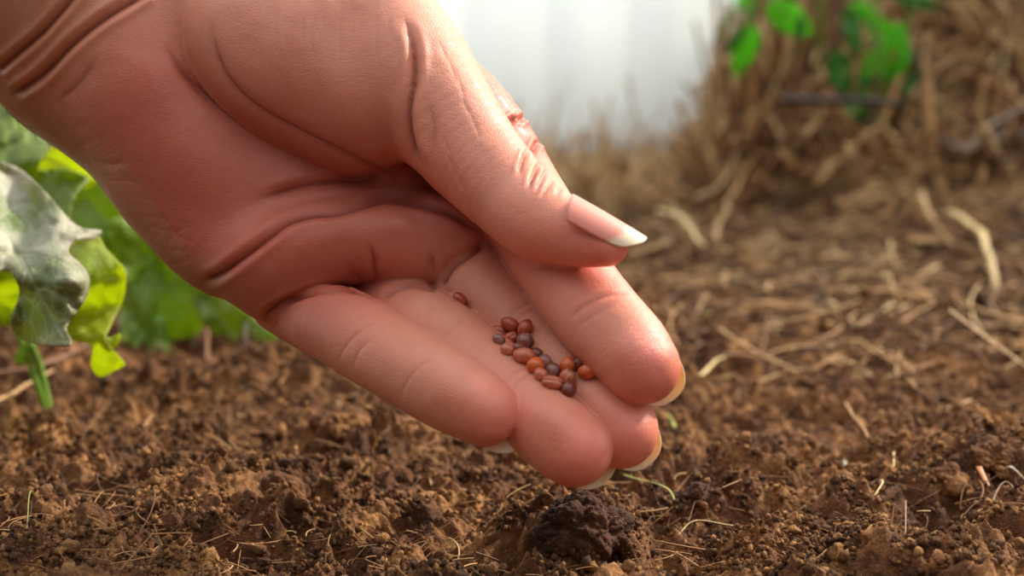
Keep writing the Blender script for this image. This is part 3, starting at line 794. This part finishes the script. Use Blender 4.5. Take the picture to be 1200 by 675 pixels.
# heap: core relief patch + straw
gx = np.linspace(.085, .62, 230); gy = np.linspace(.70, 1.5, 230)
GX, GY = np.meshgrid(gx, gy, indexing='ij'); hz = heap_h(GX, GY)
Ph = np.stack([GX.ravel(), GY.ravel(), ground_h(GX, GY).ravel()], -1)
Ph[:, 2] += np.where(hz.ravel() > .004, .004 + .006 * fbm(Ph, 45, 3) + .003 * fbm(Ph, 160, 2), -.012)
Ph[:, 0] += .006 * fbm(Ph + 4, 50, 3); Ph[:, 1] += .008 * fbm(Ph + 14, 50, 3)
qi = (np.arange(229)[:, None] * 230 + np.arange(229)[None, :]).ravel()
heapm = straw_material('straw_core', [(.3, srgb(104, 76, 46)), (.5, srgb(160, 124, 80)), (.7, srgb(206, 170, 120))], attr=False, rough=.9)
heap = mesh_np('straw_heap', Ph, np.stack([qi, qi + 230, qi + 231, qi + 1], -1), heapm)
tag(heap, 'tall blurred heap of dry brown straw and hay with a steep left face', 'straw heap')
v, f, t = fibre_field(4200, (.09, .42), (.86, 1.35), (.03, .10), (.0006, .0022), (.001, .02), 31, (.15, 1.1), accept=heap_ok, tilt_=.7)
v2, f2, t2 = fibre_field(900, (.09, .17), (.92, 1.1), (.02, .07), (.0005, .0016), (.0, .014), 32, (.15, 1.1), accept=heap_ok, tilt_=1.2)
hs = mesh_np('straw', np.vstack([v, v2]), np.vstack([f, f2 + len(v)]), strawm, parent=heap, attrs={'tone': np.concatenate([t, t2])})
hs['kind'] = 'stuff'

# ---- stalks that stand out one by one
tones = {'pale': srgb(222, 190, 130), 'straw': srgb(190, 146, 92), 'brown': srgb(128, 84, 52), 'dark': srgb(62, 40, 28), 'green': srgb(150, 150, 60), 'grey': srgb(176, 158, 140), 'orange': srgb(190, 112, 48), 'white': srgb(232, 220, 200)}
tmat = {}
def tonemat(k):
    if k not in tmat:
        s = NT(k + '_stalk'); n = s.noise(s.mapping(s.coord('Object'), (300, 300, 900)), 1.0, 4, .6); c = tones[k]
        s.P(Base_Color=s.ramp(n, [(.3, tuple(.6 * q for q in c[:3])), (.6, c[:3])]), Roughness=.55, Normal=s.bump(n, .4, .0004)); tmat[k] = s.m
    return tmat[k]
def stalk(name, cat, pts, r, tone, label, lift=.0015, group='loose stalks and sticks', flat=.7, d=None, ends=None):
    W_ = []
    for i, p in enumerate(pts):
        if d is None:
            c, dd = hit(p[0], p[1]); 
        else: dd = d if np.isscalar(d) else d[i]; c = at(p[0], p[1], dd)
        c = c.copy(); c[2] += (lift if len(p) < 3 else p[2]) + (.012 if d is None and dd > .7 else .0); W_.append(c)
    W_ = np.array(W_)
    rad = r * np.linalg.norm(W_[0] - CAM) / FPX
    path = smooth_line_n(W_, 16)
    L = np.linalg.norm(path[-1] - path[0])
    k = rng.normal(size=3) * 10
    path = path + .02 * L * np.stack([fbm(path + k, 60, 2), fbm(path + k + 1, 60, 2), fbm(path + k + 2, 60, 2)], -1)
    v, f = tube(path, rad, rad * .6, 8, flat)
    f = [list(q) for q in f]; n = len(v); f.append(list(range(7, -1, -1))); f.append([n - 8 + k for k in range(8)])
    o = mesh_np(name, v, f, tonemat(tone), center=True)
    tag(o, label, cat, group); return o
for a in STALKS: stalk(*a[:6], **a[6])

# ================================================================== LEAVES
def in_poly(p, poly):
    x, y = p[:, 0], p[:, 1]; c = np.zeros(len(p), bool); n = len(poly)
    for i in range(n):
        x1, y1 = poly[i]; x2, y2 = poly[(i + 1) % n]
        m = ((y1 > y) != (y2 > y)) & (x < (x2 - x1) * (y - y1) / (y2 - y1 + 1e-12) + x1); c ^= m
    return c
def leaf(name, parent, outline, depth, mat, rib=None, step=3.0, ruffle=(.004, 40), bend=None, thick=.0005, seed=0, label=None, fine=0.0008):
    """a leaf blade grown from its outline; depth(px,py)->m lets it lean, ruffles deepen towards the margin"""
    o2 = np.array(outline, float)
    n = len(o2); Q = []
    for i in range(n):
        a, b, c, d = o2[i - 1], o2[i], o2[(i + 1) % n], o2[(i + 2) % n]; m = max(2, int(np.linalg.norm(c - b) / step))
        for k in range(m):
            t = k / m; Q.append(.5 * (2 * b + (c - a) * t + (2 * a - 5 * b + 4 * c - d) * t * t + (3 * b - a - 3 * c + d) * t ** 3))
    Q = np.array(Q)
    lo, hi = Q.min(0), Q.max(0); gx, gy = np.meshgrid(np.arange(lo[0], hi[0], step), np.arange(lo[1], hi[1], step * .866), indexing='ij')
    gx = gx + (np.arange(gx.shape[1])[None, :] % 2) * step / 2
    G = np.stack([gx.ravel(), gy.ravel()], -1); G = G[in_poly(G, Q)]
    de, _ = seg_dist(G, np.vstack([Q, Q[:1]])); G = G[de > step * .55]; de = de[de > step * .55]
    pts = np.vstack([Q, G]); edge = np.concatenate([np.zeros(len(Q)), de])
    nq = len(Q)
    res = mgeo.delaunay_2d_cdt([Vector(p) for p in pts], [(i, (i + 1) % nq) for i in range(nq)], [list(range(nq))], 1, 1e-6)
    pv = np.array([v[:] for v in res[0]]); tris = [list(t) for t in res[2]]
    e, _ = seg_dist(pv, np.vstack([Q, Q[:1]]))
    D0 = np.array([depth(x, y) for x, y in pv]) if callable(depth) else np.full(len(pv), depth)
    k = np.exp(-e / ruffle[1])
    p3 = np.column_stack([pv / 45.0, np.full(len(pv), seed * 3.7)])
    off = ruffle[0] * k * (fbm(p3, 1.0, 3) * 2.4) + fine * fbm(p3, 3.5, 3)
    rd = np.full(len(pv), 1e3)
    ribs = rib or []
    for j, L in enumerate(ribs):
        dd, tt = seg_dist(pv, smooth_line(L)); rd = np.minimum(rd, dd / ((2.2 if j == 0 else 1.0) * (1.15 - .8 * tt)))
        off = off + (.0012 if j == 0 else .0006) * np.exp(-(dd / 4) ** 2)
    Wd = np.array([at(x, y, d) for (x, y), d in zip(pv, D0 + off)])
    o = mesh_np(name, Wd, tris, mat, parent=parent, attrs={'vein': np.exp(-(rd / 1.3) ** 2), 'margin': np.exp(-e / 12)}, center=True)
    s = o.modifiers.new('thickness', 'SOLIDIFY'); s.thickness = thick; s.offset = 0
    if label: o['label'] = label
    return o
def leaf_material(name, a, b, vein, trans, tint=None, scale=150, tr=.5, rough=.4, margin=None):
    s = NT(name); co = s.coord('Object')
    wob = s.node('ShaderNodeVectorMath', operation='ADD')
    nz = s.node('ShaderNodeTexNoise'); s.l.new(co, nz.inputs['Vector']); nz.inputs['Scale'].default_value = 90
    sc = s.node('ShaderNodeVectorMath', operation='SCALE'); s.l.new(nz.outputs['Color'], sc.inputs[0]); sc.inputs['Scale'].default_value = .006
    s.l.new(co, wob.inputs[0]); s.l.new(sc.outputs[0], wob.inputs[1])
    net = s.voro(wob.outputs[0], scale, 'DISTANCE_TO_EDGE'); net2 = s.voro(wob.outputs[0], scale * 2.7, 'DISTANCE_TO_EDGE')
    v1 = s.ramp(net, [(0, grey(1)), (.07, grey(0))]); v2 = s.ramp(net2, [(0, grey(.5)), (.08, grey(0))])
    v = s.math('MAXIMUM', s.attr('vein'), s.math('MAXIMUM', s.math('MULTIPLY', v1, .55), s.math('MULTIPLY', v2, .5)), clamp=True)
    n = s.noise(co, 60, 4, .6)
    base = s.ramp(n, [(.35, a), (.65, b)])
    if tint: base = s.mix(s.ramp(s.noise(co, 38, 3, .6), [(.42, grey(0)), (.62, grey(1))]), base, tint)
    if margin: base = s.mix(s.math('MULTIPLY', s.attr('margin'), .5), base, margin)
    base = s.mix(s.math('MULTIPLY', v, .7), base, vein)
    bmp = s.bump(net, .5, .0015); bmp = s.bump(v, .35, .0008, bmp)
    s.P(Base_Color=base, Roughness=rough, Normal=bmp)
    t = s.node('ShaderNodeBsdfTranslucent'); s.l.new(s.mix(s.math('MULTIPLY', v, .35), trans, vein), t.inputs[0]); s.l.new(bmp, t.inputs['Normal'])
    m = s.node('ShaderNodeMixShader'); m.inputs[0].default_value = tr
    s.l.new(s.b.outputs[0], m.inputs[1]); s.l.new(t.outputs[0], m.inputs[2]); s.l.new(m.outputs[0], s.out.inputs['Surface'])
    return s.m
lf_pale = leaf_material('lettuce_pale', srgb(104, 128, 62), srgb(150, 166, 112), srgb(222, 228, 190), srgb(176, 190, 80), tint=srgb(206, 206, 190), tr=.35, rough=.5, margin=srgb(150, 120, 110))  # whitish tint: sheen of light from above, put into the leaf colour
lf_bright = leaf_material('lettuce_bright', srgb(150, 180, 40), srgb(170, 196, 60), srgb(206, 220, 130), srgb(214, 226, 50), tr=.68, margin=srgb(186, 170, 70))
lf_mid = leaf_material('lettuce_mid', srgb(96, 122, 30), srgb(122, 146, 46), srgb(186, 204, 110), srgb(160, 180, 30), tr=.45, scale=110)
lf_dark = leaf_material('lettuce_green', srgb(92, 124, 36), srgb(128, 156, 52), srgb(168, 190, 90), srgb(164, 188, 50), tr=.5, scale=80)
stemg = NT('green_stem'); stemg.P(Base_Color=srgb(120, 160, 60), Roughness=.45, Subsurface_Weight=.2, Subsurface_Scale=.002)
def stem(name, parent, pts, r0, r1, mat=None, sides=10):
    path = smooth_line_n(np.array(pts), 14); v, f = tube(path, r0, r1, sides)
    n = len(v); f = [list(q) for q in f] + [list(range(sides - 1, -1, -1)), [n - sides + k for k in range(sides)]]
    return mesh_np(name, v, f, mat or stemg.m, parent=parent, center=True)

# front lettuce
b0 = at(-110, 470, .47); b0[2] = float(ground_h(b0[0], b0[1]))
l1 = empty('lettuce', b0)
tag(l1, 'lettuce at the left edge with a pale leaf with painted whitish sheen over a glowing yellow-green one', 'lettuce')
leaf('leaf', l1, [(-120, 230), (-60, 178), (0, 190), (30, 203), (60, 233), (88, 264), (118, 271), (108, 281), (88, 283), (80, 296), (93, 309), (103, 323), (102, 345), (88, 368), (78, 384), (84, 403), (56, 405), (31, 400), (14, 383), (17, 363), (23, 343), (15, 322), (0, 317), (-60, 330), (-120, 380)],
     lambda x, y: .40 + .00034 * max(0, 330 - y) + .0002 * max(0, -x) + .005 * math.sin(x / 17), lf_pale, rib=[[(-100, 280), (-20, 262), (20, 300), (50, 350), (75, 398)], [(-10, 262), (30, 240), (60, 262), (100, 274)], [(20, 300), (60, 305), (98, 325)], [(42, 338), (70, 345), (90, 362)], [(30, 318), (25, 350), (30, 390)]], ruffle=(.006, 30), seed=1, label='pale grey-green leaf with painted whitish sheen')
leaf('leaf', l1, [(-60, 300), (20, 300), (70, 310), (84, 284), (110, 271), (124, 292), (147, 318), (143, 352), (130, 382), (124, 400), (146, 426), (134, 434), (117, 441), (107, 428), (108, 404), (80, 398), (40, 380), (-60, 380)],
     lambda x, y: .430 + .0002 * max(0, 330 - y) + .004 * math.sin(y / 14 + 1), lf_bright, rib=[[(-50, 340), (40, 345), (90, 350), (120, 330), (138, 322)], [(90, 350), (110, 310), (112, 282)], [(100, 346), (118, 366), (122, 390)]], ruffle=(.005, 22), seed=2, label='glowing yellow-green leaf')
leaf('leaf', l1, [(118, 388), (128, 396), (141, 391), (140, 400), (133, 408), (122, 408)], .424, lf_bright, ruffle=(.002, 10), seed=3, step=2)
leaf('leaf', l1, [(-120, 60), (-40, 90), (0, 112), (30, 133), (62, 152), (60, 172), (46, 190), (46, 200), (66, 198), (92, 203), (104, 210), (92, 224), (84, 240), (78, 266), (60, 262), (0, 220), (-120, 230)],
     lambda x, y: .475 + .0002 * (200 - y), lf_mid, rib=[[(-90, 180), (0, 175), (40, 160)], [(-40, 178), (20, 205), (80, 215)], [(0, 176), (20, 150), (40, 146)]], ruffle=(.005, 25), seed=4, label='veined mid-green leaf')
leaf('leaf', l1, [(-20, 110), (40, 130), (70, 150), (104, 190), (112, 214), (80, 222), (40, 215), (-20, 200)], lambda x, y: .53, lf_bright, ruffle=(.004, 20), seed=5, rib=[[(-10, 170), (40, 175), (100, 205)]])
stem('stem', l1, [b0 + (0, 0, -.004), b0 + (.004, -.006, .02), at(-90, 300, .43)], .008, .005)
stem('stem', l1, [at(-90, 300, .43), at(-118, 290, .41)], .005, .003)
stem('stem', l1, [b0 + (0, 0, -.002), at(-60, 400, .44), at(-50, 340, .43)], .005, .003)
# lettuce behind the heel of the hand
b1 = at(190, 425, .60); b1[2] = float(ground_h(b1[0], b1[1]))
l2 = empty('lettuce', b1)
tag(l2, 'blurred green lettuce behind the edge of the palm, standing on dark soil', 'lettuce')
leaf('leaf', l2, [(118, 275), (150, 255), (200, 290), (245, 340), (242, 372), (228, 396), (204, 412), (168, 414), (146, 402), (140, 370), (148, 330), (126, 300)], lambda x, y: .60 - .0002 * abs(x - 190), lf_dark, rib=[[(180, 412), (185, 350), (160, 270)], [(184, 370), (210, 345), (235, 340)], [(184, 350), (165, 330), (150, 325)]], ruffle=(.008, 30), seed=6, thick=.0007)
leaf('leaf', l2, [(70, 190), (110, 190), (160, 250), (150, 276), (120, 285), (88, 262), (72, 230)], lambda x, y: .625, lf_dark, rib=[[(150, 290), (110, 240), (85, 205)]], ruffle=(.008, 26), seed=7)
leaf('leaf', l2, [(140, 260), (200, 258), (240, 330), (200, 340), (150, 330)], .64, lf_bright, rib=[[(190, 380), (190, 330), (170, 270)]], ruffle=(.006, 30), seed=8)
stem('stem', l2, [b1 + (0, 0, -.004), at(186, 400, .602), at(184, 370, .60)], .006, .004)
stem('stem', l2, [b1, at(170, 350, .63), at(140, 280, .625)], .004, .002)
b2 = at(300, 425, .59); b2[2] = float(ground_h(b2[0], b2[1]))
l3 = empty('lettuce', b2)
tag(l3, 'small pale green lettuce peeking out under the little finger root', 'lettuce')
leaf('leaf', l3, [(226, 330), (300, 372), (330, 400), (314, 414), (296, 422), (262, 408), (240, 384)], lambda x, y: .585, lf_mid, rib=[[(300, 420), (270, 385), (240, 350)]], ruffle=(.004, 22), seed=9)
stem('stem', l3, [b2 + (0, 0, -.003), at(302, 418, .586), at(298, 410, .585)], .004, .003)
# weeds under the front lettuce
bw = at(62, 468, .50); bw[2] = float(ground_h(bw[0], bw[1]))
wd = empty('weed_seedling', bw); tag(wd, 'thin green weed shoot growing under the pale lettuce leaf', 'weed')
stem('stem', wd, [bw + (0, 0, -.002), at(48, 436, .497), at(36, 402, .49)], .0012, .0009)
leaf('leaf', wd, [(36, 398), (40, 410), (32, 424), (22, 428), (18, 418), (26, 404)], .49, lf_dark, seed=10, ruffle=(.001, 8), step=2)
stem('stem', wd, [bw + (0, 0, -.002), at(22, 392, .492), at(-10, 356, .49)], .0011, .0008)
leaf('leaf', wd, [(-20, 345), (8, 352), (20, 372), (6, 378), (-18, 368)], .492, lf_dark, seed=11, ruffle=(.001, 8), step=2)

# seedlings on the heap
lf_seed = leaf_material('seedling_leaf', srgb(44, 110, 34), srgb(64, 140, 44), srgb(110, 170, 70), srgb(90, 170, 40), tr=.35, scale=70)
lf_lime = leaf_material('seedling_lime', srgb(96, 190, 40), srgb(120, 206, 60), srgb(150, 220, 90), srgb(160, 236, 50), tr=.75, scale=70)
bs, ds = hit(1040, 150)
s1 = empty('tomato_seedling', bs); tag(s1, 'bushy green seedling growing out of the straw heap behind the dark stick', 'seedling')
dz_ = ds - .012
def el_poly(cx, cy, rx, ry, ang, n=10, pt=.35):
    a = math.radians(ang); out = []
    for k in range(n):
        t = 2 * math.pi * k / n; r = 1 + pt * max(0, math.cos(t)) ** 6
        x, y = rx * r * math.cos(t), ry * math.sin(t); out.append((cx + x * math.cos(a) - y * math.sin(a), cy + x * math.sin(a) + y * math.cos(a)))
    return out
SL = [(985, 82, 24, 17, 70, lf_seed, .0), (998, 32, 26, 11, 80, lf_seed, .004), (1022, 84, 26, 13, 100, lf_lime, .01), (1050, 62, 36, 15, 95, lf_lime, -.004),
      (1034, 38, 22, 12, 60, lf_lime, .012), (1072, 2, 24, 9, 10, lf_seed, -.004), (1012, 104, 24, 14, 20, lf_seed, .008), (1058, 108, 22, 12, 120, lf_seed, .004),
      (1036, 145, 18, 13, 80, lf_seed, -.002), (1012, 14, 18, 10, 40, lf_lime, .01), (1066, 82, 26, 10, 85, lf_seed, .01), (1000, 130, 20, 9, 10, lf_seed, .002)]
for i, (cx, cy, rx, ry, an, m, o_) in enumerate(SL):
    leaf('leaf', s1, el_poly(cx, cy, rx, ry, an), lambda x, y, o_=o_, cx=cx, cy=cy: dz_ - .004 + o_ + .00025 * abs(x - cx), m, seed=20 + i, ruffle=(.003, 14), step=4, rib=[[(cx - rx * math.cos(math.radians(an)), cy - rx * math.sin(math.radians(an))), (cx + rx * math.cos(math.radians(an)), cy + rx * math.sin(math.radians(an)))]])
    stem('stem', s1, [at(1036, 120 - 3 * i, dz_ + .003), at((cx + 1036) / 2, (cy + 115 - 3 * i) / 2 + 6, dz_ + .001 + o_ / 2), at(cx, cy, dz_ - .002 + o_)], .0013, .0008)
stem('stem', s1, [bs + (0, 0, -.006), at(1037, 120, dz_ + .003), at(1030, 60, dz_ + .002), at(1024, -30, dz_)], .0026, .0014)
bs2, ds2 = hit(960, 70)
s2 = empty('tomato_seedling', bs2); tag(s2, 'drooping sprig of lime green leaves against the white wall, over the heap shoulder', 'seedling')
d2 = ds2 - .02
stem('stem', s2, [bs2 + (0, 0, -.005), at(962, 20, d2), at(950, -40, d2 - .02), at(915, -50, d2 - .03), at(890, -10, d2 - .03), at(872, 35, d2 - .03)], .0022, .001)
for i, (cx, cy, rx, ry, an, m) in enumerate([(922, 20, 27, 18, 35, lf_lime), (874, 56, 27, 14, 110, lf_lime), (874, 2, 14, 8, -20, lf_lime), (862, 46, 18, 6, 120, lf_seed), (938, 32, 14, 6, 95, lf_seed), (848, 30, 20, 4, 120, lf_mid)]):
    leaf('leaf', s2, el_poly(cx, cy, rx, ry, an), lambda x, y, cx=cx: d2 - .03 + .0003 * abs(x - cx), m, seed=40 + i, ruffle=(.002, 14), step=4)
    stem('stem', s2, [at(890, -10, d2 - .03), at((cx + 890) / 2, cy / 2 - 6, d2 - .03), at(cx, cy - 4, d2 - .03)], .001, .0006)
# yellow petal
pc, pd = hit(823, 372)
pt = leaf('petal', None, el_poly(823, 370, 8, 5, -20), pd - .006, None, step=2, ruffle=(.001, 6), seed=60)
pm = NT('yellow_petal'); pm.P(Base_Color=srgb(226, 196, 50), Roughness=.5); pt.data.materials.append(pm.m)
tag(pt, 'tiny yellow petal lying on the straw mulch right of the index finger', 'petal')

# ================================================================== GREENHOUSE SHEET
wm = NT('frosted_sheet'); co = wm.coord('Object')
band = wm.noise(wm.mapping(co, (26, .1, .1)), 1.0, 3, .5)
cl = wm.noise(co, 5, 3, .5)
wc = wm.ramp(wm.math('ADD', wm.math('MULTIPLY', band, .7), wm.math('MULTIPLY', cl, .3)), [(.3, (.80, .82, .80, 1)), (.55, (.86, .88, .85, 1)), (.7, (.93, .94, .91, 1))])
t = wm.node('ShaderNodeBsdfTranslucent'); wm.l.new(wc, t.inputs[0]); wm.P(Base_Color=wc, Roughness=.35)
m = wm.node('ShaderNodeMixShader'); m.inputs[0].default_value = .88
wm.l.new(wm.b.outputs[0], m.inputs[1]); wm.l.new(t.outputs[0], m.inputs[2]); wm.l.new(m.outputs[0], wm.out.inputs['Surface'])
prof = []; x = -1.6
while x < 1.6:
    prof += [(x, 1.40), (x + .060, 1.40), (x + .062, 1.3992), (x + .066, 1.3992)]; x += .068
prof = np.array(prof); n = len(prof)
Vw_ = np.vstack([np.column_stack([prof, np.full(n, -.05)]), np.column_stack([prof, np.full(n, 1.0)])])
i = np.arange(n - 1); wall = mesh_np('wall_back', Vw_, np.stack([i, i + 1, i + 1 + n, i + n], -1), wm.m, smooth=False)
s = wall.modifiers.new('thickness', 'SOLIDIFY'); s.thickness = .0012
tag(wall, kind='structure')

# ================================================================== SEEDS
from mathutils.bvhtree import BVHTree
sel = FRONT & (PX[:, 0] > 480) & (PX[:, 0] < 760) & (PX[:, 1] > 300) & (PX[:, 1] < 520)
fs = F[sel[F].all(1)]; us, inv = np.unique(fs, return_inverse=True)
bvh = BVHTree.FromPolygons([Vector(p) for p in Vw[us]], [tuple(r) for r in inv.reshape(-1, 4)])
def seed_mat(name, c1, c2, tip):
    s = NT(name); co = s.coord('Generated'); ob = s.coord('Object')
    n = s.noise(ob, 700, 4, .6); st = s.noise(s.mapping(ob, (300, 2200, 2200)), 1.0, 2, .5)
    c = s.ramp(n, [(.35, c1), (.65, c2)])
    c = s.mix(s.math('MULTIPLY', s.ramp(st, [(.5, grey(0)), (.7, grey(1))]), .35), c, c1)
    sx = s.node('ShaderNodeSeparateXYZ'); s.l.new(co, sx.inputs[0])
    c = s.mix(s.ramp(sx.outputs[0], [(.80, grey(0)), (.97, grey(1))]), c, tip)
    s.P(Base_Color=c, Roughness=.3, Normal=s.bump(s.math('ADD', n, st), .5, .0002), Coat_Weight=.15, Subsurface_Weight=.1, Subsurface_Scale=.0005)
    return s.m
SM = dict(red=seed_mat('seed_red', srgb(150, 56, 34), srgb(184, 84, 52), srgb(96, 46, 34)), orange=seed_mat('seed_orange', srgb(186, 72, 26), srgb(214, 104, 44), srgb(96, 70, 66)),
          mauve=seed_mat('seed_mauve', srgb(124, 76, 66), srgb(160, 108, 94), srgb(80, 56, 56)), dark=seed_mat('seed_dark', srgb(98, 38, 28), srgb(130, 60, 44), srgb(60, 52, 58)),
          tan=seed_mat('seed_tan', srgb(170, 84, 56), srgb(200, 118, 84), srgb(110, 80, 72)))
SV, SF = ico(4)
def make_seed(px, py, rx, ry, ang, m, label, up=0.0, furrow=0.0):
    P_ = at(px, py, 1.0) - CAM; Dv = Vector(P_).normalized()
    loc, nor, idx, dist = bvh.ray_cast(Vector(CAM), Dv)
    if loc is None: return
    if nor.dot(Dv) > 0: nor = -nor
    d = dist * float(np.dot(np.array(Dv), FWD)); s = d / FPX * 1.18
    a = math.radians(ang); ux = Vector(RIGHT * math.cos(a) - UP * math.sin(a))
    n = (nor * .35 - Dv * .65).normalized(); ux = (ux - n * ux.dot(n)).normalized(); uy = n.cross(ux)
    v = SV.copy(); r = 1 + .05 * fbm(SV + px, 1.3, 2)
    if furrow: r = r - furrow * np.exp(-(SV[:, 1] / .16) ** 2) * (SV[:, 2] > -.3)
    r = r + .10 * np.clip(SV[:, 0] - .75, 0, 1)
    v = v * r[:, None] * np.array([rx * s, ry * s, ry * s * .9])
    ctr_ = loc + n * (ry * s * .80 + up)
    me_o = mesh_np('radish_seed', v, SF, SM[m]); 
    me_o.matrix_world = Matrix(((ux.x, uy.x, n.x, ctr_.x), (ux.y, uy.y, n.y, ctr_.y), (ux.z, uy.z, n.z, ctr_.z), (0, 0, 0, 1)))
    tag(me_o, label, 'seed', 'seeds in the hand'); return me_o
SEEDS = [
 (538, 353, 8.5, 6, 45, 'red', 'red-brown seed lying alone at the root of the middle finger'),
 (587, 389, 9.5, 6.3, 8, 'red', 'red seed at the outer left of the cluster, against the ring finger', 0, .1),
 (599, 381, 10.2, 7, 28, 'red', 'smooth oval seed topmost in the cluster'),
 (616, 386, 9.6, 7.2, -62, 'red', 'upright red seed at the top right of the upper cluster'),
 (584, 399, 7, 5.2, 30, 'mauve', 'small grey seed half tucked against the ring finger, at the cluster end'),
 (600, 398, 10, 6.6, -35, 'red', 'slanting furrowed red seed in the middle of the upper cluster', .0003, .14),
 (616.5, 400, 8.6, 8, 10, 'mauve', 'round wrinkled mauve-grey seed under the upright red one'),
 (594.5, 411, 7.4, 6, 20, 'tan', 'small tan seed pressed to the ring finger below the slanting one'),
 (608, 410, 8.6, 6.2, -12, 'dark', 'brown seed between the mauve one and the large tan one', .0002),
 (630, 416, 7.4, 6.6, 30, 'dark', 'dark seed carrying a pale hull chip'),
 (613, 420, 11.6, 8, 4, 'tan', 'largest tan-brown seed with a grey tip, middle of the row', .0004),
 (640, 425, 8.6, 7, 62, 'mauve', 'mauve-brown seed right of the dark one, centre of the finger'),
 (626, 431, 9.4, 8, -22, 'orange', 'bright orange-red seed below the largest tan one', .0003),
 (649, 436, 8.8, 7.6, -72, 'mauve', 'upright matt mauve-brown seed just left of the lower group'),
 (633, 441, 7.6, 6.6, 42, 'tan', 'small dull pink-brown seed below the orange one'),
 (646.5, 450.5, 11.4, 6.6, 8, 'tan', 'long ribbed seed lying across, near the lower end', .0002, .16),
 (666, 429, 9, 7.6, -30, 'orange', 'orange-red seed uppermost in the lower group'),
 (680, 427, 7.4, 7, 20, 'dark', 'dark red glossy seed behind the rightmost one'),
 (666, 443, 9.2, 8, -50, 'tan', 'brown grooved seed in the centre of the lower group', .0003, .1),
 (664.5, 459, 9.2, 8, -52, 'dark', 'dark brown seed with a grey tip, lowest of all'),
 (690.5, 436, 10.4, 7.5, -6, 'orange', 'orange seed with a dark tip, rightmost, against the index finger')]
for s_ in SEEDS:
    o = make_seed(*s_)
    if o and 'hull chip' in s_[6]:
        chipm = NT('hull'); chipm.P(Base_Color=srgb(214, 176, 104), Roughness=.5)
        v, f = ico(3); v = v * (1 + .15 * fbm(v, 2, 2))[:, None] * (.00115, .0006, .00025) + (-.0008, -.0006, .0011)
        ch = mesh_np('hull_chip', v, f, chipm.m); ch.parent = o; ch['label'] = 'pale yellow hull chip'

# ================================================================== LIGHT
w = bpy.data.worlds.new('world'); scene.world = w; w.use_nodes = True
nt = w.node_tree; bg = nt.nodes['Background']
tc = nt.nodes.new('ShaderNodeTexCoord'); sx = nt.nodes.new('ShaderNodeSeparateXYZ'); nt.links.new(tc.outputs['Generated'], sx.inputs[0])
def wmap(sock, a, b, lo, hi):
    m = nt.nodes.new('ShaderNodeMapRange'); m.interpolation_type = 'SMOOTHSTEP'; nt.links.new(sock, m.inputs[0])
    for k, v in zip((1, 2, 3, 4), (a, b, lo, hi)): m.inputs[k].default_value = v
    return m.outputs[0]
def wadd(a, b):
    m = nt.nodes.new('ShaderNodeMath'); m.operation = 'ADD'; nt.links.new(a, m.inputs[0]); nt.links.new(b, m.inputs[1]); return m.outputs[0]
mul_ = nt.nodes.new('ShaderNodeMath'); mul_.operation = 'MULTIPLY'
nt.links.new(wmap(sx.outputs[1], -.1, .6, 0, BACK_L), mul_.inputs[0]); nt.links.new(wmap(sx.outputs[2], .3, .65, 1, .15), mul_.inputs[1])
s_ = wadd(mul_.outputs[0], wmap(sx.outputs[2], .3, .9, FRONT_L, TOP_L))
s_ = wadd(s_, wmap(sx.outputs[0], .2, 1, 0, SIDE_L))
nt.links.new(s_, bg.inputs[1]); bg.inputs[0].default_value = (.97, .985, 1, 1)
def sun(name, az, el, strength, angle, col):
    l = bpy.data.lights.new(name, 'SUN'); l.energy = strength; l.angle = math.radians(angle); l.color = col
    o = bpy.data.objects.new(name, l); C.objects.link(o)
    a, e = math.radians(az), math.radians(el)      # azimuth clockwise from straight ahead
    d = Vector((math.sin(a) * math.cos(e), math.cos(a) * math.cos(e), math.sin(e)))
    o.rotation_euler = d.to_track_quat('Z', 'Y').to_euler()
    return o
sun('sun', SUN_AZ, SUN_EL, SUN_S, SUN_A, (1, .90, .74))
vs = scene.view_settings; vs.view_transform = 'Standard'; vs.look = 'None'; vs.gamma = 1; vs.use_curve_mapping = False; vs.exposure = EXPOSURE
